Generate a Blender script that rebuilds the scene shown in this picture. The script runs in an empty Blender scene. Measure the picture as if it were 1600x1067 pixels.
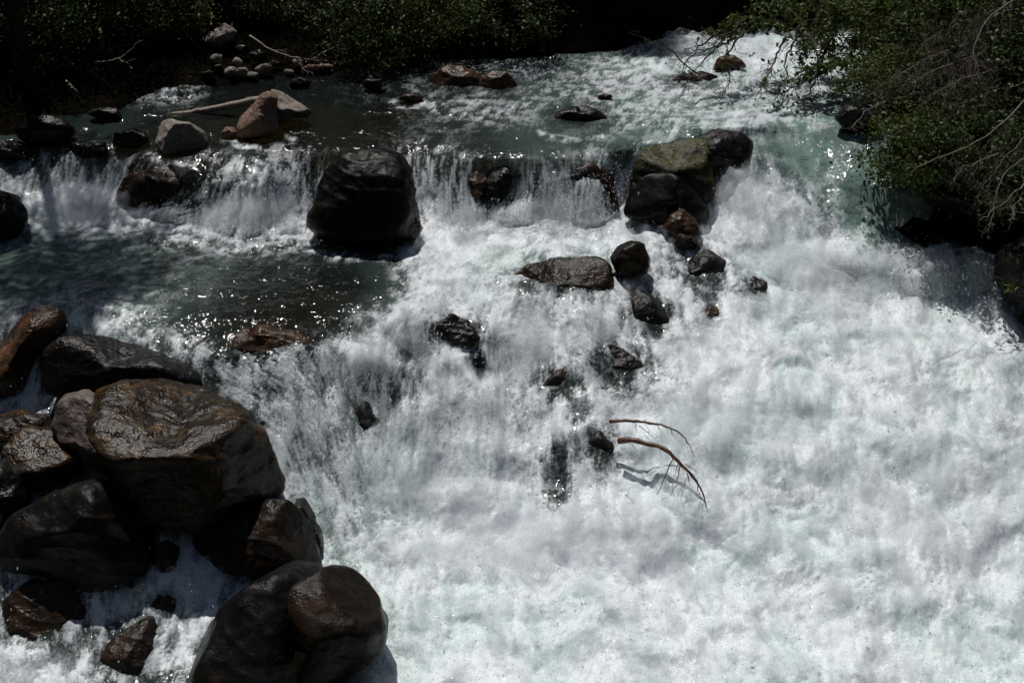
import bpy, math, random
import numpy as np
from mathutils import Vector

# ------------------------------------------------------------------ camera, sky, sun, exposure
sc = bpy.context.scene
COL = sc.collection
IW, IH = 1600.0, 1067.0
FPX = 1716.0
PITCH = math.radians(27.0)
CAMZ = 7.0
cam_d = bpy.data.cameras.new('camera')
cam_d.sensor_width = 36.0
cam_d.lens = 36.0 * FPX / IW
cam_d.clip_start, cam_d.clip_end = 0.1, 400.0
cam = bpy.data.objects.new('camera', cam_d)
cam.location = (0, 0, CAMZ)
cam.rotation_euler = (math.radians(90) - PITCH, 0, 0)
COL.objects.link(cam)
sc.camera = cam

SUN_EL, SUN_AZ = math.radians(67.0), math.radians(-24.0)      # azimuth from +Y, negative = to the left
SUN_DIR = np.array([math.sin(SUN_AZ) * math.cos(SUN_EL), math.cos(SUN_AZ) * math.cos(SUN_EL), math.sin(SUN_EL)])
world = bpy.data.worlds.new('World')
sc.world = world
world.use_nodes = True
wn = world.node_tree
bg = wn.nodes['Background']
sky = wn.nodes.new('ShaderNodeTexSky')
sky.sky_type = 'NISHITA'
sky.sun_disc = False
sky.sun_elevation = SUN_EL
sky.sun_rotation = SUN_AZ
wn.links.new(sky.outputs[0], bg.inputs[0])
bg.inputs[1].default_value = 0.05
sun_d = bpy.data.lights.new('sun', 'SUN')
sun_d.energy = 4.3
sun_d.angle = math.radians(0.53)
sun_d.color = (1.0, 0.965, 0.92)
sun = bpy.data.objects.new('sun', sun_d)
sun.rotation_euler = Vector(-SUN_DIR).to_track_quat('-Z', 'Y').to_euler()
sun.location = (0, 0, 40)
COL.objects.link(sun)
sc.view_settings.view_transform = 'Standard'
sc.view_settings.look = 'None'
sc.view_settings.gamma = 1.0
sc.view_settings.exposure = -0.42
sc.cycles.max_bounces = 6
sc.cycles.diffuse_bounces = 2
sc.cycles.glossy_bounces = 2
sc.cycles.transparent_max_bounces = 12
sc.cycles.caustics_reflective = False
sc.cycles.caustics_refractive = False

# ------------------------------------------------------------------ numeric helpers
CP, SP = math.cos(PITCH), math.sin(PITCH)
RIGHT, UPV, TOW = np.array([1., 0, 0]), np.array([0, SP, CP]), np.array([0, -CP, SP])
CAM = np.array([0., 0, CAMZ])

def ray(u, v):
    a = (np.asarray(u, float) - IW / 2) / FPX
    b = (np.asarray(v, float) - IH / 2) / FPX
    return np.stack([a, CP - b * SP, -SP - b * CP], -1)

def at_depth(u, v, t):
    return CAM + ray(u, v) * np.asarray(t, float)[..., None]

def smooth01(a, b, x):
    t = np.clip((x - a) / (b - a), 0, 1)
    return t * t * (3 - 2 * t)

def perlin2(x, y, seed=0):
    rs = np.random.RandomState(seed)
    p = rs.permutation(256)
    p = np.concatenate([p, p])
    ang = rs.rand(256) * 2 * np.pi
    gx, gy = np.cos(ang), np.sin(ang)
    xi, yi = np.floor(x).astype(np.int64), np.floor(y).astype(np.int64)
    xf, yf = x - xi, y - yi
    u, w = xf ** 3 * (xf * (xf * 6 - 15) + 10), yf ** 3 * (yf * (yf * 6 - 15) + 10)
    xi &= 255
    yi &= 255
    x1, y1 = (xi + 1) & 255, (yi + 1) & 255
    def g(ix, iy, fx, fy):
        h = p[p[ix] + iy]
        return gx[h] * fx + gy[h] * fy
    a = g(xi, yi, xf, yf)
    b = g(x1, yi, xf - 1, yf)
    c = g(xi, y1, xf, yf - 1)
    d = g(x1, y1, xf - 1, yf - 1)
    e = a + u * (b - a)
    return (e + w * (c + u * (d - c) - e)) * 1.41

def perlin3(P, seed=0):
    rs = np.random.RandomState(seed)
    p = rs.permutation(256)
    p = np.concatenate([p, p, p])
    G = rs.normal(size=(256, 3))
    G /= np.linalg.norm(G, axis=1)[:, None]
    I = np.floor(P).astype(np.int64)
    f = P - I
    I &= 255
    J = (I + 1) & 255
    w = f ** 3 * (f * (f * 6 - 15) + 10)
    out = 0
    for dx in (0, 1):
        ix = J[:, 0] if dx else I[:, 0]
        wx = w[:, 0] if dx else 1 - w[:, 0]
        for dy in (0, 1):
            iy = J[:, 1] if dy else I[:, 1]
            wy = w[:, 1] if dy else 1 - w[:, 1]
            for dz in (0, 1):
                iz = J[:, 2] if dz else I[:, 2]
                wz = w[:, 2] if dz else 1 - w[:, 2]
                g = G[p[p[p[ix] + iy] + iz]]
                out = out + wx * wy * wz * ((f - np.array([dx, dy, dz])) * g).sum(1)
    return out * 1.5

def fbm2(x, y, seed, octs=3, gain=0.5):
    s, a, n = 0, 1, 0
    for k in range(octs):
        s = s + a * perlin2(x * 2 ** k + 13.7 * k, y * 2 ** k - 7.3 * k, seed + k)
        n += a
        a *= gain
    return s / n

def box_blur(A, r, axis):
    if r < 1:
        return A
    A = np.moveaxis(A, axis, 0)
    p = np.concatenate([np.repeat(A[:1], r, 0), A, np.repeat(A[-1:], r, 0)])
    c = np.cumsum(np.concatenate([np.zeros_like(p[:1]), p]), 0)
    return np.moveaxis((c[2 * r + 1:] - c[:-2 * r - 1]) / (2 * r + 1), 0, axis)

def blur(A, ru, rv, n=3):
    for _ in range(n):
        A = box_blur(box_blur(A, ru, 1), rv, 0)
    return A

# ------------------------------------------------------------------ mesh helpers
def make_obj(name, V, F, mat=None, parent=None, smooth=True, origin=None, attrs=None):
    V = np.asarray(V, np.float32)
    if origin is not None:
        V = V - np.asarray(origin, np.float32)
    me = bpy.data.meshes.new(name)
    groups = F if isinstance(F, list) else [F]
    groups = [np.asarray(g, np.int32) for g in groups if len(g)]
    me.vertices.add(len(V))
    me.vertices.foreach_set('co', V.ravel())
    loops = np.concatenate([g.ravel() for g in groups])
    tot = np.concatenate([np.full(len(g), g.shape[1], np.int32) for g in groups])
    start = np.concatenate([[0], np.cumsum(tot)[:-1]]).astype(np.int32)
    me.loops.add(len(loops))
    me.loops.foreach_set('vertex_index', loops)
    me.polygons.add(len(tot))
    me.polygons.foreach_set('loop_start', start)
    me.polygons.foreach_set('loop_total', tot)
    if smooth:
        me.polygons.foreach_set('use_smooth', np.ones(len(tot), bool))
    for k, a in (attrs or {}).items():
        at = me.attributes.new(k, 'FLOAT', 'POINT')
        at.data.foreach_set('value', np.asarray(a, np.float32).ravel())
    me.update(calc_edges=True)
    if mat:
        me.materials.append(mat)
    ob = bpy.data.objects.new(name, me)
    COL.objects.link(ob)
    if origin is not None and parent is None:
        ob.location = Vector([float(c) for c in origin])
    if parent is not None:
        ob.parent = parent
    return ob

def tag(o, label, cat, group=None):
    o['label'] = label
    o['category'] = cat
    if group:
        o['group'] = group
    return o

def empty(name, loc):
    o = bpy.data.objects.new(name, None)
    o.location = Vector([float(c) for c in loc])
    o.empty_display_size = 0.1
    COL.objects.link(o)
    return o

class MB:
    def __init__(self):
        self.V, self.Q, self.T, self.n = [], [], [], 0
    def add(self, V, Q=None, T=None):
        V = np.asarray(V, float)
        if Q is not None and len(Q):
            self.Q.append(np.asarray(Q) + self.n)
        if T is not None and len(T):
            self.T.append(np.asarray(T) + self.n)
        self.V.append(V)
        self.n += len(V)
    def tube(self, pts, r0, r1, sides=5, rng=None, knob=0.0):
        pts = np.asarray(pts, float)
        n = len(pts)
        tan = np.gradient(pts, axis=0)
        tan /= np.linalg.norm(tan, axis=1)[:, None] + 1e-9
        ref = np.where(np.abs(tan[:, 2:3]) > 0.9, np.array([[1., 0, 0]]), np.array([[0, 0, 1.]]))
        a = np.cross(tan, ref)
        a /= np.linalg.norm(a, axis=1)[:, None] + 1e-9
        b = np.cross(tan, a)
        r = np.linspace(r0, r1, n)
        if rng is not None and knob:
            r = r * (1 + knob * rng.uniform(-1, 1, n))
        th = np.arange(sides) * 2 * np.pi / sides
        V = pts[:, None] + r[:, None, None] * (np.cos(th)[None, :, None] * a[:, None] + np.sin(th)[None, :, None] * b[:, None])
        i = np.arange(n - 1)[:, None] * sides
        j = np.arange(sides)[None]
        k = (j + 1) % sides
        Q = np.stack([i + j, i + k, i + sides + k, i + sides + j], -1).reshape(-1, 4)
        T = [[0, (s + 1) % sides, s] for s in range(1, sides - 1)]
        T += [[(n - 1) * sides, (n - 1) * sides + s, (n - 1) * sides + s + 1] for s in range(1, sides - 1)]
        self.add(V.reshape(-1, 3), Q, T)
    def leaves(self, C, size, rng, up=0.5, narrow=0.55, direc=None):
        n = len(C)
        if n == 0:
            return
        d = rng.normal(size=(n, 3))
        if direc is not None:
            d = d * 0.7 + direc
        d /= np.linalg.norm(d, axis=1)[:, None]
        nr = rng.normal(size=(n, 3)) * (1 - up) + np.array([0, 0, up])
        s = np.cross(d, nr)
        s /= np.linalg.norm(s, axis=1)[:, None] + 1e-9
        nn = np.cross(s, d)
        L = size * rng.uniform(0.45, 1.35, n)[:, None]
        W = L * narrow * 0.5
        V = np.stack([C, C + d * L * 0.45 + s * W + nn * L * 0.08, C + d * L - nn * L * 0.06, C + d * L * 0.45 - s * W + nn * L * 0.08], 1)
        self.add(V.reshape(-1, 3), np.arange(4 * n).reshape(n, 4))
    def build(self, name, mat, parent=None, smooth=True, origin=None):
        V = np.concatenate(self.V)
        F = []
        if self.Q:
            F.append(np.concatenate(self.Q))
        if self.T:
            F.append(np.concatenate(self.T))
        if parent is not None:
            V = V - np.array(parent.location)
        return make_obj(name, V, F, mat, parent, smooth, origin)

# ------------------------------------------------------------------ materials
def new_mat(name):
    m = bpy.data.materials.new(name)
    m.use_nodes = True
    nt = m.node_tree
    nt.nodes.clear()
    return m, nt

class NB:
    def __init__(self, nt):
        self.nt = nt
    def n(self, t, **kw):
        nd = self.nt.nodes.new(t)
        for k, v in kw.items():
            setattr(nd, k, v)
        return nd
    def l(self, a, b):
        self.nt.links.new(a, b)
    def val(self, sock, x):
        if hasattr(x, 'is_output'):
            self.l(x, sock)
        else:
            sock.default_value = x
    def math(self, op, a, b=0.0, c=0.0, clamp=False):
        nd = self.n('ShaderNodeMath', operation=op, use_clamp=clamp)
        for i, x in enumerate((a, b, c)):
            self.val(nd.inputs[i], x)
        return nd.outputs[0]
    def noise(self, vec, scale, detail=4, rough=0.55, dist=0.0):
        nd = self.n('ShaderNodeTexNoise')
        self.l(vec, nd.inputs['Vector'])
        nd.inputs['Scale'].default_value = scale
        nd.inputs['Detail'].default_value = detail
        nd.inputs['Roughness'].default_value = rough
        nd.inputs['Distortion'].default_value = dist
        return nd.outputs['Fac']
    def ramp(self, fac, stops):
        nd = self.n('ShaderNodeValToRGB')
        e = nd.color_ramp.elements
        while len(e) < len(stops):
            e.new(0.5)
        for el, (p, c) in zip(e, stops):
            el.position = p
            el.color = (*c, 1)
        self.l(fac, nd.inputs[0])
        return nd.outputs[0]
    def mixc(self, fac, a, b):
        nd = self.n('ShaderNodeMix', data_type='RGBA')
        self.val(nd.inputs[0], fac)
        for s, x in ((nd.inputs[6], a), (nd.inputs[7], b)):
            if hasattr(x, 'is_output'):
                self.l(x, s)
            else:
                s.default_value = (*x, 1)
        return nd.outputs[2]
    def math_vec(self, vec, fac):
        nd = self.n('ShaderNodeVectorMath', operation='MULTIPLY_ADD')
        self.l(fac, nd.inputs[0])
        nd.inputs[1].default_value = (0.6, 0.9, 0.7)
        self.l(vec, nd.inputs[2])
        return nd.outputs[0]
    def bump(self, h, strength, dist, normal=None):
        nd = self.n('ShaderNodeBump')
        nd.inputs['Strength'].default_value = strength
        nd.inputs['Distance'].default_value = dist
        self.l(h, nd.inputs['Height'])
        if normal is not None:
            self.l(normal, nd.inputs['Normal'])
        return nd.outputs[0]
    def out(self, s):
        o = self.n('ShaderNodeOutputMaterial')
        self.l(s, o.inputs[0])

def rock_mat(name, dark, mid, patch, patch_amt=0.5, rough=0.3, moss=None, spec=0.5, band=0.0, bumpy=1.0):
    m, nt = new_mat(name)
    b = NB(nt)
    tc = b.n('ShaderNodeTexCoord').outputs['Object']
    oi = b.n('ShaderNodeObjectInfo')
    off = b.n('ShaderNodeVectorMath', operation='MULTIPLY_ADD')
    b.l(oi.outputs['Random'], off.inputs[0])
    off.inputs[1].default_value = (37, 53, 71)
    b.l(tc, off.inputs[2])
    vec = off.outputs[0]
    n1 = b.noise(vec, 3.2, 6, 0.62, 0.4)
    n2 = b.noise(vec, 14, 5, 0.65)
    n3 = b.noise(vec, 48, 4, 0.7)
    mp = b.n('ShaderNodeMapping')
    b.l(vec, mp.inputs[0])
    mp.inputs['Rotation'].default_value = (0.5, 0.35, 0.2)
    mp.inputs['Scale'].default_value = (1.5, 3, 14)
    nb = b.noise(mp.outputs[0], 2.2, 4, 0.6, 0.6)
    c = b.mixc(b.ramp(n2, [(0.3, (0, 0, 0)), (0.7, (1, 1, 1))]), dark, mid)
    pm = b.ramp(n1, [(0.62 - 0.25 * patch_amt, (0, 0, 0)), (0.78 - 0.2 * patch_amt, (1, 1, 1))])
    c = b.mixc(pm, c, patch)
    if band:
        bm = b.math('MULTIPLY', b.ramp(nb, [(0.5, (0, 0, 0)), (0.66, (1, 1, 1))]), band)
        c = b.mixc(bm, c, patch)
    sp = b.ramp(n3, [(0.35, (0.55, 0.55, 0.55)), (0.65, (1.25, 1.25, 1.25))])
    mul = b.n('ShaderNodeMix', data_type='RGBA', blend_type='MULTIPLY')
    mul.inputs[0].default_value = 0.8
    b.l(c, mul.inputs[6])
    b.l(sp, mul.inputs[7])
    c = mul.outputs[2]
    p = b.n('ShaderNodeBsdfPrincipled')
    if moss:
        g = b.n('ShaderNodeNewGeometry').outputs['Normal']
        sx = b.n('ShaderNodeSeparateXYZ')
        b.l(g, sx.inputs[0])
        mf = b.math('MULTIPLY', b.ramp(sx.outputs[2], [(0.25, (0, 0, 0)), (0.6, (1, 1, 1))]), b.ramp(n2, [(0.42, (0, 0, 0)), (0.55, (1, 1, 1))]))
        c = b.mixc(mf, c, moss)
    b.l(c, p.inputs['Base Color'])
    wet = b.ramp(b.noise(vec, 5.5, 3, 0.6), [(0.42, (0, 0, 0)), (0.64, (1, 1, 1))])
    rr = b.math('MULTIPLY_ADD', wet, -0.22 if rough < 0.5 else 0.0, rough + (0.22 if rough < 0.5 else 0.0))
    rr = b.math('ADD', rr, b.math('MULTIPLY', n3, 0.1))
    b.l(rr, p.inputs['Roughness'])
    p.inputs['Specular IOR Level'].default_value = spec
    g2 = b.noise(vec, 13, 1.0, 0.5)
    g3 = b.noise(vec, 42, 0.6, 0.5)
    h = b.math('ADD', b.math('MULTIPLY', nb, 0.2 + 0.8 * band), g2)
    nrm = b.bump(h, 0.5 * bumpy, 0.03)
    gm = b.math('MULTIPLY', g3, b.math('MULTIPLY_ADD', wet, 0.75, 0.2))
    nrm = b.bump(gm, 0.85 * bumpy, 0.014, nrm)
    nrm = b.bump(n3, 0.6, 0.008, nrm)
    b.l(nrm, p.inputs['Normal'])
    b.out(p.outputs[0])
    return m

M = {}
M['black'] = rock_mat('wet black rock', (0.004, 0.004, 0.004), (0.011, 0.010, 0.009), (0.022, 0.014, 0.008), 0.25, 0.15, spec=0.24)
M['smooth'] = rock_mat('smooth wet black rock', (0.004, 0.004, 0.004), (0.010, 0.009, 0.008), (0.020, 0.012, 0.007), 0.25, 0.2, spec=0.17, bumpy=0.4)
M['smoothbrown'] = rock_mat('smooth wet brown rock', (0.006, 0.005, 0.004), (0.016, 0.011, 0.007), (0.05, 0.022, 0.009), 0.4, 0.2, spec=0.18, bumpy=0.45)
M['brown'] = rock_mat('wet brown rock', (0.007, 0.005, 0.004), (0.022, 0.014, 0.009), (0.06, 0.03, 0.012), 0.45, 0.15, band=0.25, spec=0.25)
M['rust'] = rock_mat('wet rust rock', (0.02, 0.011, 0.006), (0.06, 0.03, 0.014), (0.14, 0.06, 0.022), 0.5, 0.18, spec=0.32)
M['mossy'] = rock_mat('mossy wet rock', (0.005, 0.005, 0.004), (0.014, 0.012, 0.009), (0.03, 0.02, 0.011), 0.3, 0.32, moss=(0.055, 0.055, 0.010), spec=0.25)
M['tan'] = rock_mat('dry tan granite', (0.16, 0.10, 0.07), (0.30, 0.20, 0.15), (0.10, 0.065, 0.05), 0.25, 0.75, spec=0.25)
M['grey'] = rock_mat('dry grey stone', (0.15, 0.13, 0.11), (0.32, 0.28, 0.25), (0.11, 0.09, 0.07), 0.25, 0.8, spec=0.2)
M['pink'] = rock_mat('pale streaked stone', (0.05, 0.04, 0.036), (0.20, 0.15, 0.135), (0.03, 0.02, 0.016), 0.3, 0.4, band=0.4)
M['gold'] = rock_mat('wet golden brown rock', (0.005, 0.004, 0.003), (0.020, 0.013, 0.008), (0.13, 0.07, 0.022), 0.34, 0.13, band=0.5, spec=0.28)

def ground_mat(name, c1, c2, c3, scale, rough=0.8):
    m, nt = new_mat(name)
    b = NB(nt)
    tc = b.n('ShaderNodeTexCoord').outputs['Object']
    n1 = b.noise(tc, scale, 6, 0.65)
    n2 = b.noise(tc, scale * 9, 4, 0.6)
    c = b.mixc(b.ramp(n1, [(0.35, (0, 0, 0)), (0.65, (1, 1, 1))]), c1, c2)
    c = b.mixc(b.ramp(n2, [(0.55, (0, 0, 0)), (0.7, (1, 1, 1))]), c, c3)
    p = b.n('ShaderNodeBsdfPrincipled')
    b.l(c, p.inputs['Base Color'])
    p.inputs['Roughness'].default_value = rough
    p.inputs['Specular IOR Level'].default_value = 0.0
    b.l(b.bump(b.math('ADD', n1, b.math('MULTIPLY', n2, 0.4)), 0.9, 0.12), p.inputs['Normal'])
    b.out(p.outputs[0])
    return m

M['bed'] = ground_mat('riverbed gravel', (0.010, 0.008, 0.005), (0.03, 0.021, 0.011), (0.06, 0.038, 0.018), 2.5, 0.5)
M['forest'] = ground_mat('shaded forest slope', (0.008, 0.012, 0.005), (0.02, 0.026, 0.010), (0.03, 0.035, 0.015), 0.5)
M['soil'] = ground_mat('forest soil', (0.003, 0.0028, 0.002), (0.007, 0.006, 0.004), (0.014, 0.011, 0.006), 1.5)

def leaf_mat(name, c1, c2, trans=0.3, rough=0.5):
    m, nt = new_mat(name)
    b = NB(nt)
    g = b.n('ShaderNodeNewGeometry')
    tc = b.n('ShaderNodeTexCoord').outputs['Object']
    n1 = b.noise(tc, 1.6, 3, 0.6)
    f = b.math('ADD', b.math('MULTIPLY', g.outputs['Random Per Island'], 0.6), b.math('MULTIPLY', n1, 0.6), clamp=True)
    c = b.mixc(f, c1, c2)
    p = b.n('ShaderNodeBsdfPrincipled')
    b.l(c, p.inputs['Base Color'])
    p.inputs['Roughness'].default_value = rough
    p.inputs['Specular IOR Level'].default_value = 0.18
    t = b.n('ShaderNodeBsdfTranslucent')
    b.l(c, t.inputs[0])
    mx = b.n('ShaderNodeMixShader')
    mx.inputs[0].default_value = trans
    b.l(p.outputs[0], mx.inputs[1])
    b.l(t.outputs[0], mx.inputs[2])
    b.out(mx.outputs[0])
    return m

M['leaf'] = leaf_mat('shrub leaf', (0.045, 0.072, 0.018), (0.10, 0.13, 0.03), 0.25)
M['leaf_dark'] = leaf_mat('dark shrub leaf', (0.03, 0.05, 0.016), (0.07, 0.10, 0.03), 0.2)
M['needle'] = leaf_mat('spruce needles', (0.012, 0.024, 0.01), (0.035, 0.055, 0.018), 0.1)
M['needle_tip'] = leaf_mat('young spruce needles', (0.06, 0.10, 0.012), (0.12, 0.16, 0.02), 0.25)

def wood_mat(name, c1, c2, rough=0.8, spec=0.2):
    m, nt = new_mat(name)
    b = NB(nt)
    tc = b.n('ShaderNodeTexCoord').outputs['Object']
    n1 = b.noise(tc, 22, 5, 0.65)
    c = b.mixc(b.ramp(n1, [(0.35, (0, 0, 0)), (0.65, (1, 1, 1))]), c1, c2)
    p = b.n('ShaderNodeBsdfPrincipled')
    b.l(c, p.inputs['Base Color'])
    p.inputs['Roughness'].default_value = rough
    p.inputs['Specular IOR Level'].default_value = spec
    b.l(b.bump(n1, 0.6, 0.01), p.inputs['Normal'])
    b.out(p.outputs[0])
    return m

M['bark'] = wood_mat('dark bark', (0.02, 0.014, 0.01), (0.06, 0.045, 0.035))
M['twig'] = wood_mat('grey dead twig', (0.14, 0.12, 0.10), (0.30, 0.26, 0.225))
M['bleached'] = wood_mat('bleached driftwood', (0.22, 0.18, 0.145), (0.42, 0.36, 0.30))
M['redwood'] = wood_mat('wet reddish branch', (0.03, 0.014, 0.008), (0.15, 0.06, 0.025), 0.4, 0.5)

def water_mat():
    m, nt = new_mat('white water')
    b = NB(nt)
    def at(nm):
        a = b.n('ShaderNodeAttribute', attribute_name=nm)
        return a.outputs['Fac']
    foam, body, tint = at('foam'), at('body'), at('tint')
    tc = b.n('ShaderNodeTexCoord').outputs['Object']
    nf = b.noise(tc, 38, 4, 0.7)
    nff = b.noise(tc, 130, 2, 0.6)
    nw = b.noise(tc, 8, 1.0, 0.5, 0.5)
    nw2 = b.noise(tc, 30, 1.0, 0.5, 0.3)
    spk = b.math('ADD', b.math('MULTIPLY', b.math('SUBTRACT', nf, 0.5), 0.6), b.math('MULTIPLY', b.math('SUBTRACT', nff, 0.5), 0.8))
    gate = b.math('MULTIPLY', foam, 3.0, clamp=True)
    fac = b.math('ADD', foam, b.math('MULTIPLY', spk, gate), clamp=True)
    # foam
    fc = b.mixc(tint, (0.82, 0.865, 0.915), (0.69, 0.82, 0.81))
    p = b.n('ShaderNodeBsdfPrincipled')
    b.l(fc, p.inputs['Base Color'])
    p.inputs['Roughness'].default_value = 0.3
    p.inputs['Specular IOR Level'].default_value = 0.5
    nb = b.bump(nf, 0.35, 0.02)
    nb = b.bump(nff, 0.5, 0.008, nb)
    b.l(nb, p.inputs['Normal'])
    p.inputs['Coat Weight'].default_value = 0.35
    p.inputs['Coat Roughness'].default_value = 0.07
    ns = b.noise(tc, 46, 0.5, 0.5)
    b.l(b.bump(ns, 1.0, 0.022), p.inputs['Coat Normal'])
    # clear water over teal aerated water
    wb = b.bump(nw, 0.8, 0.035)
    wb = b.bump(nw2, 0.8, 0.011, wb)
    tr = b.n('ShaderNodeBsdfTransparent')
    tr.inputs[0].default_value = (0.56, 0.58, 0.44, 1)
    df = b.n('ShaderNodeBsdfDiffuse')
    b.l(b.mixc(tint, (0.12, 0.18, 0.165), (0.17, 0.27, 0.235)), df.inputs[0])
    b.l(wb, df.inputs['Normal'])
    m1 = b.n('ShaderNodeMixShader')
    b.l(body, m1.inputs[0])
    b.l(tr.outputs[0], m1.inputs[1])
    b.l(df.outputs[0], m1.inputs[2])
    gl = b.n('ShaderNodeBsdfGlossy')
    gl.inputs['Roughness'].default_value = 0.06
    gl.inputs[0].default_value = (1, 1, 1, 1)
    b.l(wb, gl.inputs['Normal'])
    fr = b.n('ShaderNodeFresnel')
    fr.inputs[0].default_value = 1.33
    b.l(wb, fr.inputs['Normal'])
    m2 = b.n('ShaderNodeMixShader')
    b.l(fr.outputs[0], m2.inputs[0])
    b.l(m1.outputs[0], m2.inputs[1])
    b.l(gl.outputs[0], m2.inputs[2])
    m3 = b.n('ShaderNodeMixShader')
    b.l(fac, m3.inputs[0])
    b.l(m2.outputs[0], m3.inputs[1])
    b.l(p.outputs[0], m3.inputs[2])
    b.out(m3.outputs[0])
    return m

M['water'] = water_mat()
m_, nt_ = new_mat('spray drops')
b_ = NB(nt_)
p_ = b_.n('ShaderNodeBsdfPrincipled')
p_.inputs['Base Color'].default_value = (0.9, 0.92, 0.94, 1)
p_.inputs['Roughness'].default_value = 0.12
t_ = b_.n('ShaderNodeBsdfTransparent')
x_ = b_.n('ShaderNodeMixShader')
x_.inputs[0].default_value = 0.4
b_.l(t_.outputs[0], x_.inputs[1])
b_.l(p_.outputs[0], x_.inputs[2])
b_.out(x_.outputs[0])
M['spray'] = m_
m_, nt_ = new_mat('thin spray sheets')
b_ = NB(nt_)
al_ = b_.n('ShaderNodeAttribute', attribute_name='alpha').outputs['Fac']
tc_ = b_.n('ShaderNodeTexCoord').outputs['Object']
n1_ = b_.noise(tc_, 60, 4, 0.7)
f_ = b_.math('MULTIPLY', al_, b_.math('MULTIPLY_ADD', n1_, 2.6, -0.5, clamp=True), clamp=True)
d_ = b_.n('ShaderNodeBsdfDiffuse')
d_.inputs[0].default_value = (0.84, 0.87, 0.90, 1)
tl_ = b_.n('ShaderNodeBsdfTranslucent')
tl_.inputs[0].default_value = (0.84, 0.87, 0.90, 1)
x0_ = b_.n('ShaderNodeMixShader')
x0_.inputs[0].default_value = 0.5
b_.l(d_.outputs[0], x0_.inputs[1])
b_.l(tl_.outputs[0], x0_.inputs[2])
t_ = b_.n('ShaderNodeBsdfTransparent')
x_ = b_.n('ShaderNodeMixShader')
b_.l(f_, x_.inputs[0])
b_.l(t_.outputs[0], x_.inputs[1])
b_.l(x0_.outputs[0], x_.inputs[2])
b_.out(x_.outputs[0])
M['mist'] = m_

# ------------------------------------------------------------------ water surface levels (metres) read off the photograph
ZU = [-240, 60, 250, 450, 560, 650, 800, 950, 1050, 1200, 1350, 1600, 1840]
ZT = {
    20:   [3.2] * 12,
    100:  [3.05, 3.05, 3.05, 3.05, 3.05, 3.05, 3.05, 3.05, 3.05, 3.06, 3.08, 3.08],
    150:  [2.95, 2.95, 2.95, 2.95, 2.95, 2.95, 2.95, 2.96, 2.97, 2.98, 3.0, 3.0],
    190:  [2.87, 2.88, 2.89, 2.89, 2.88, 2.88, 2.88, 2.9, 2.9, 2.92, 2.92, 2.92],
    230:  [2.78, 2.8, 2.82, 2.82, 2.82, 2.8, 2.8, 2.8, 2.82, 2.76, 2.7, 2.7],
    270:  [2.55, 2.55, 2.65, 2.6, 2.5, 2.5, 2.5, 2.55, 2.5, 2.5, 2.5, 2.5],
    310:  [2.3, 2.3, 2.35, 2.25, 2.2, 2.2, 2.2, 2.2, 2.25, 2.25, 2.25, 2.25],
    350:  [2.1, 2.1, 2.05, 2.0, 1.98, 1.97, 1.97, 1.97, 2.0, 2.0, 2.0, 2.0],
    400:  [2.0, 2.0, 1.98, 1.95, 1.93, 1.92, 1.9, 1.88, 1.85, 1.8, 1.75, 1.75],
    450:  [1.97, 1.97, 1.95, 1.93, 1.9, 1.86, 1.82, 1.75, 1.65, 1.58, 1.55, 1.55],
    500:  [1.93, 1.93, 1.92, 1.9, 1.84, 1.75, 1.65, 1.55, 1.48, 1.42, 1.4, 1.4],
    550:  [1.6, 1.6, 1.75, 1.75, 1.62, 1.52, 1.42, 1.33, 1.3, 1.25, 1.25, 1.25],
    600:  [1.35, 1.35, 1.5, 1.5, 1.38, 1.28, 1.16, 1.12, 1.12, 1.1, 1.1, 1.1],
    650:  [1.2, 1.2, 1.3, 1.25, 1.12, 1.02, 0.92, 0.93, 0.95, 0.95, 0.95, 0.95],
    700:  [1.1, 1.1, 1.12, 1.0, 0.9, 0.8, 0.7, 0.74, 0.78, 0.8, 0.8, 0.8],
    750:  [1.0, 1.0, 0.98, 0.8, 0.68, 0.58, 0.5, 0.55, 0.6, 0.65, 0.65, 0.65],
    800:  [0.9, 0.9, 0.85, 0.62, 0.48, 0.4, 0.33, 0.38, 0.43, 0.48, 0.5, 0.5],
    850:  [0.78, 0.78, 0.7, 0.38, 0.3, 0.26, 0.2, 0.24, 0.3, 0.34, 0.36, 0.36],
    900:  [0.62, 0.62, 0.55, 0.25, 0.2, 0.17, 0.13, 0.15, 0.2, 0.24, 0.26, 0.26],
    1000: [0.3, 0.3, 0.25, 0.1, 0.08, 0.07, 0.06, 0.08, 0.1, 0.1, 0.12, 0.12],
    1100: [0.05, 0.05, 0.04, 0.02, 0.01, 0.0, 0.0, 0.0, 0.0, 0.02, 0.02, 0.02],
    1300: [-0.05] * 12,
}
U0, U1, V0, V1 = -200.0, 1800.0, 30.0, 1240.0
NU, NV = 890, 590
gu = np.linspace(U0, U1, NU)
gv = np.linspace(V0, V1, NV)
GU, GV = np.meshgrid(gu, gv)
SU, SV = gu[1] - gu[0], gv[1] - gv[0]
zrows = np.array([np.interp(gu, ZU, r + r[-1:] if len(r) == 12 else r) for r in ZT.values()])
zk = np.array(list(ZT.keys()), float)
ZB = np.empty((NV, NU))
LIPW = np.interp(gu, [-200, 0, 100, 200, 290, 400, 480, 560, 650, 720, 800, 900, 980, 1060, 1200, 1350, 1500], [6, 8, -2, 14, -8, -14, 4, 0, 4, -8, -22, -12, 6, 8, 0, -12, -20])
WARP = 9 * perlin2(GU / 95.0, GV / 120.0, 201) + 7 * perlin2(GU / 42.0, GV / 60.0, 202)
WARP += LIPW[None] * np.exp(-((GV - 270) / 110.0) ** 2)
for j in range(NU):
    ZB[:, j] = np.interp(gv + WARP[:, j] * smooth01(110, 220, gv), zk, zrows[:, j])
ZB = blur(ZB, 7, 4)
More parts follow.
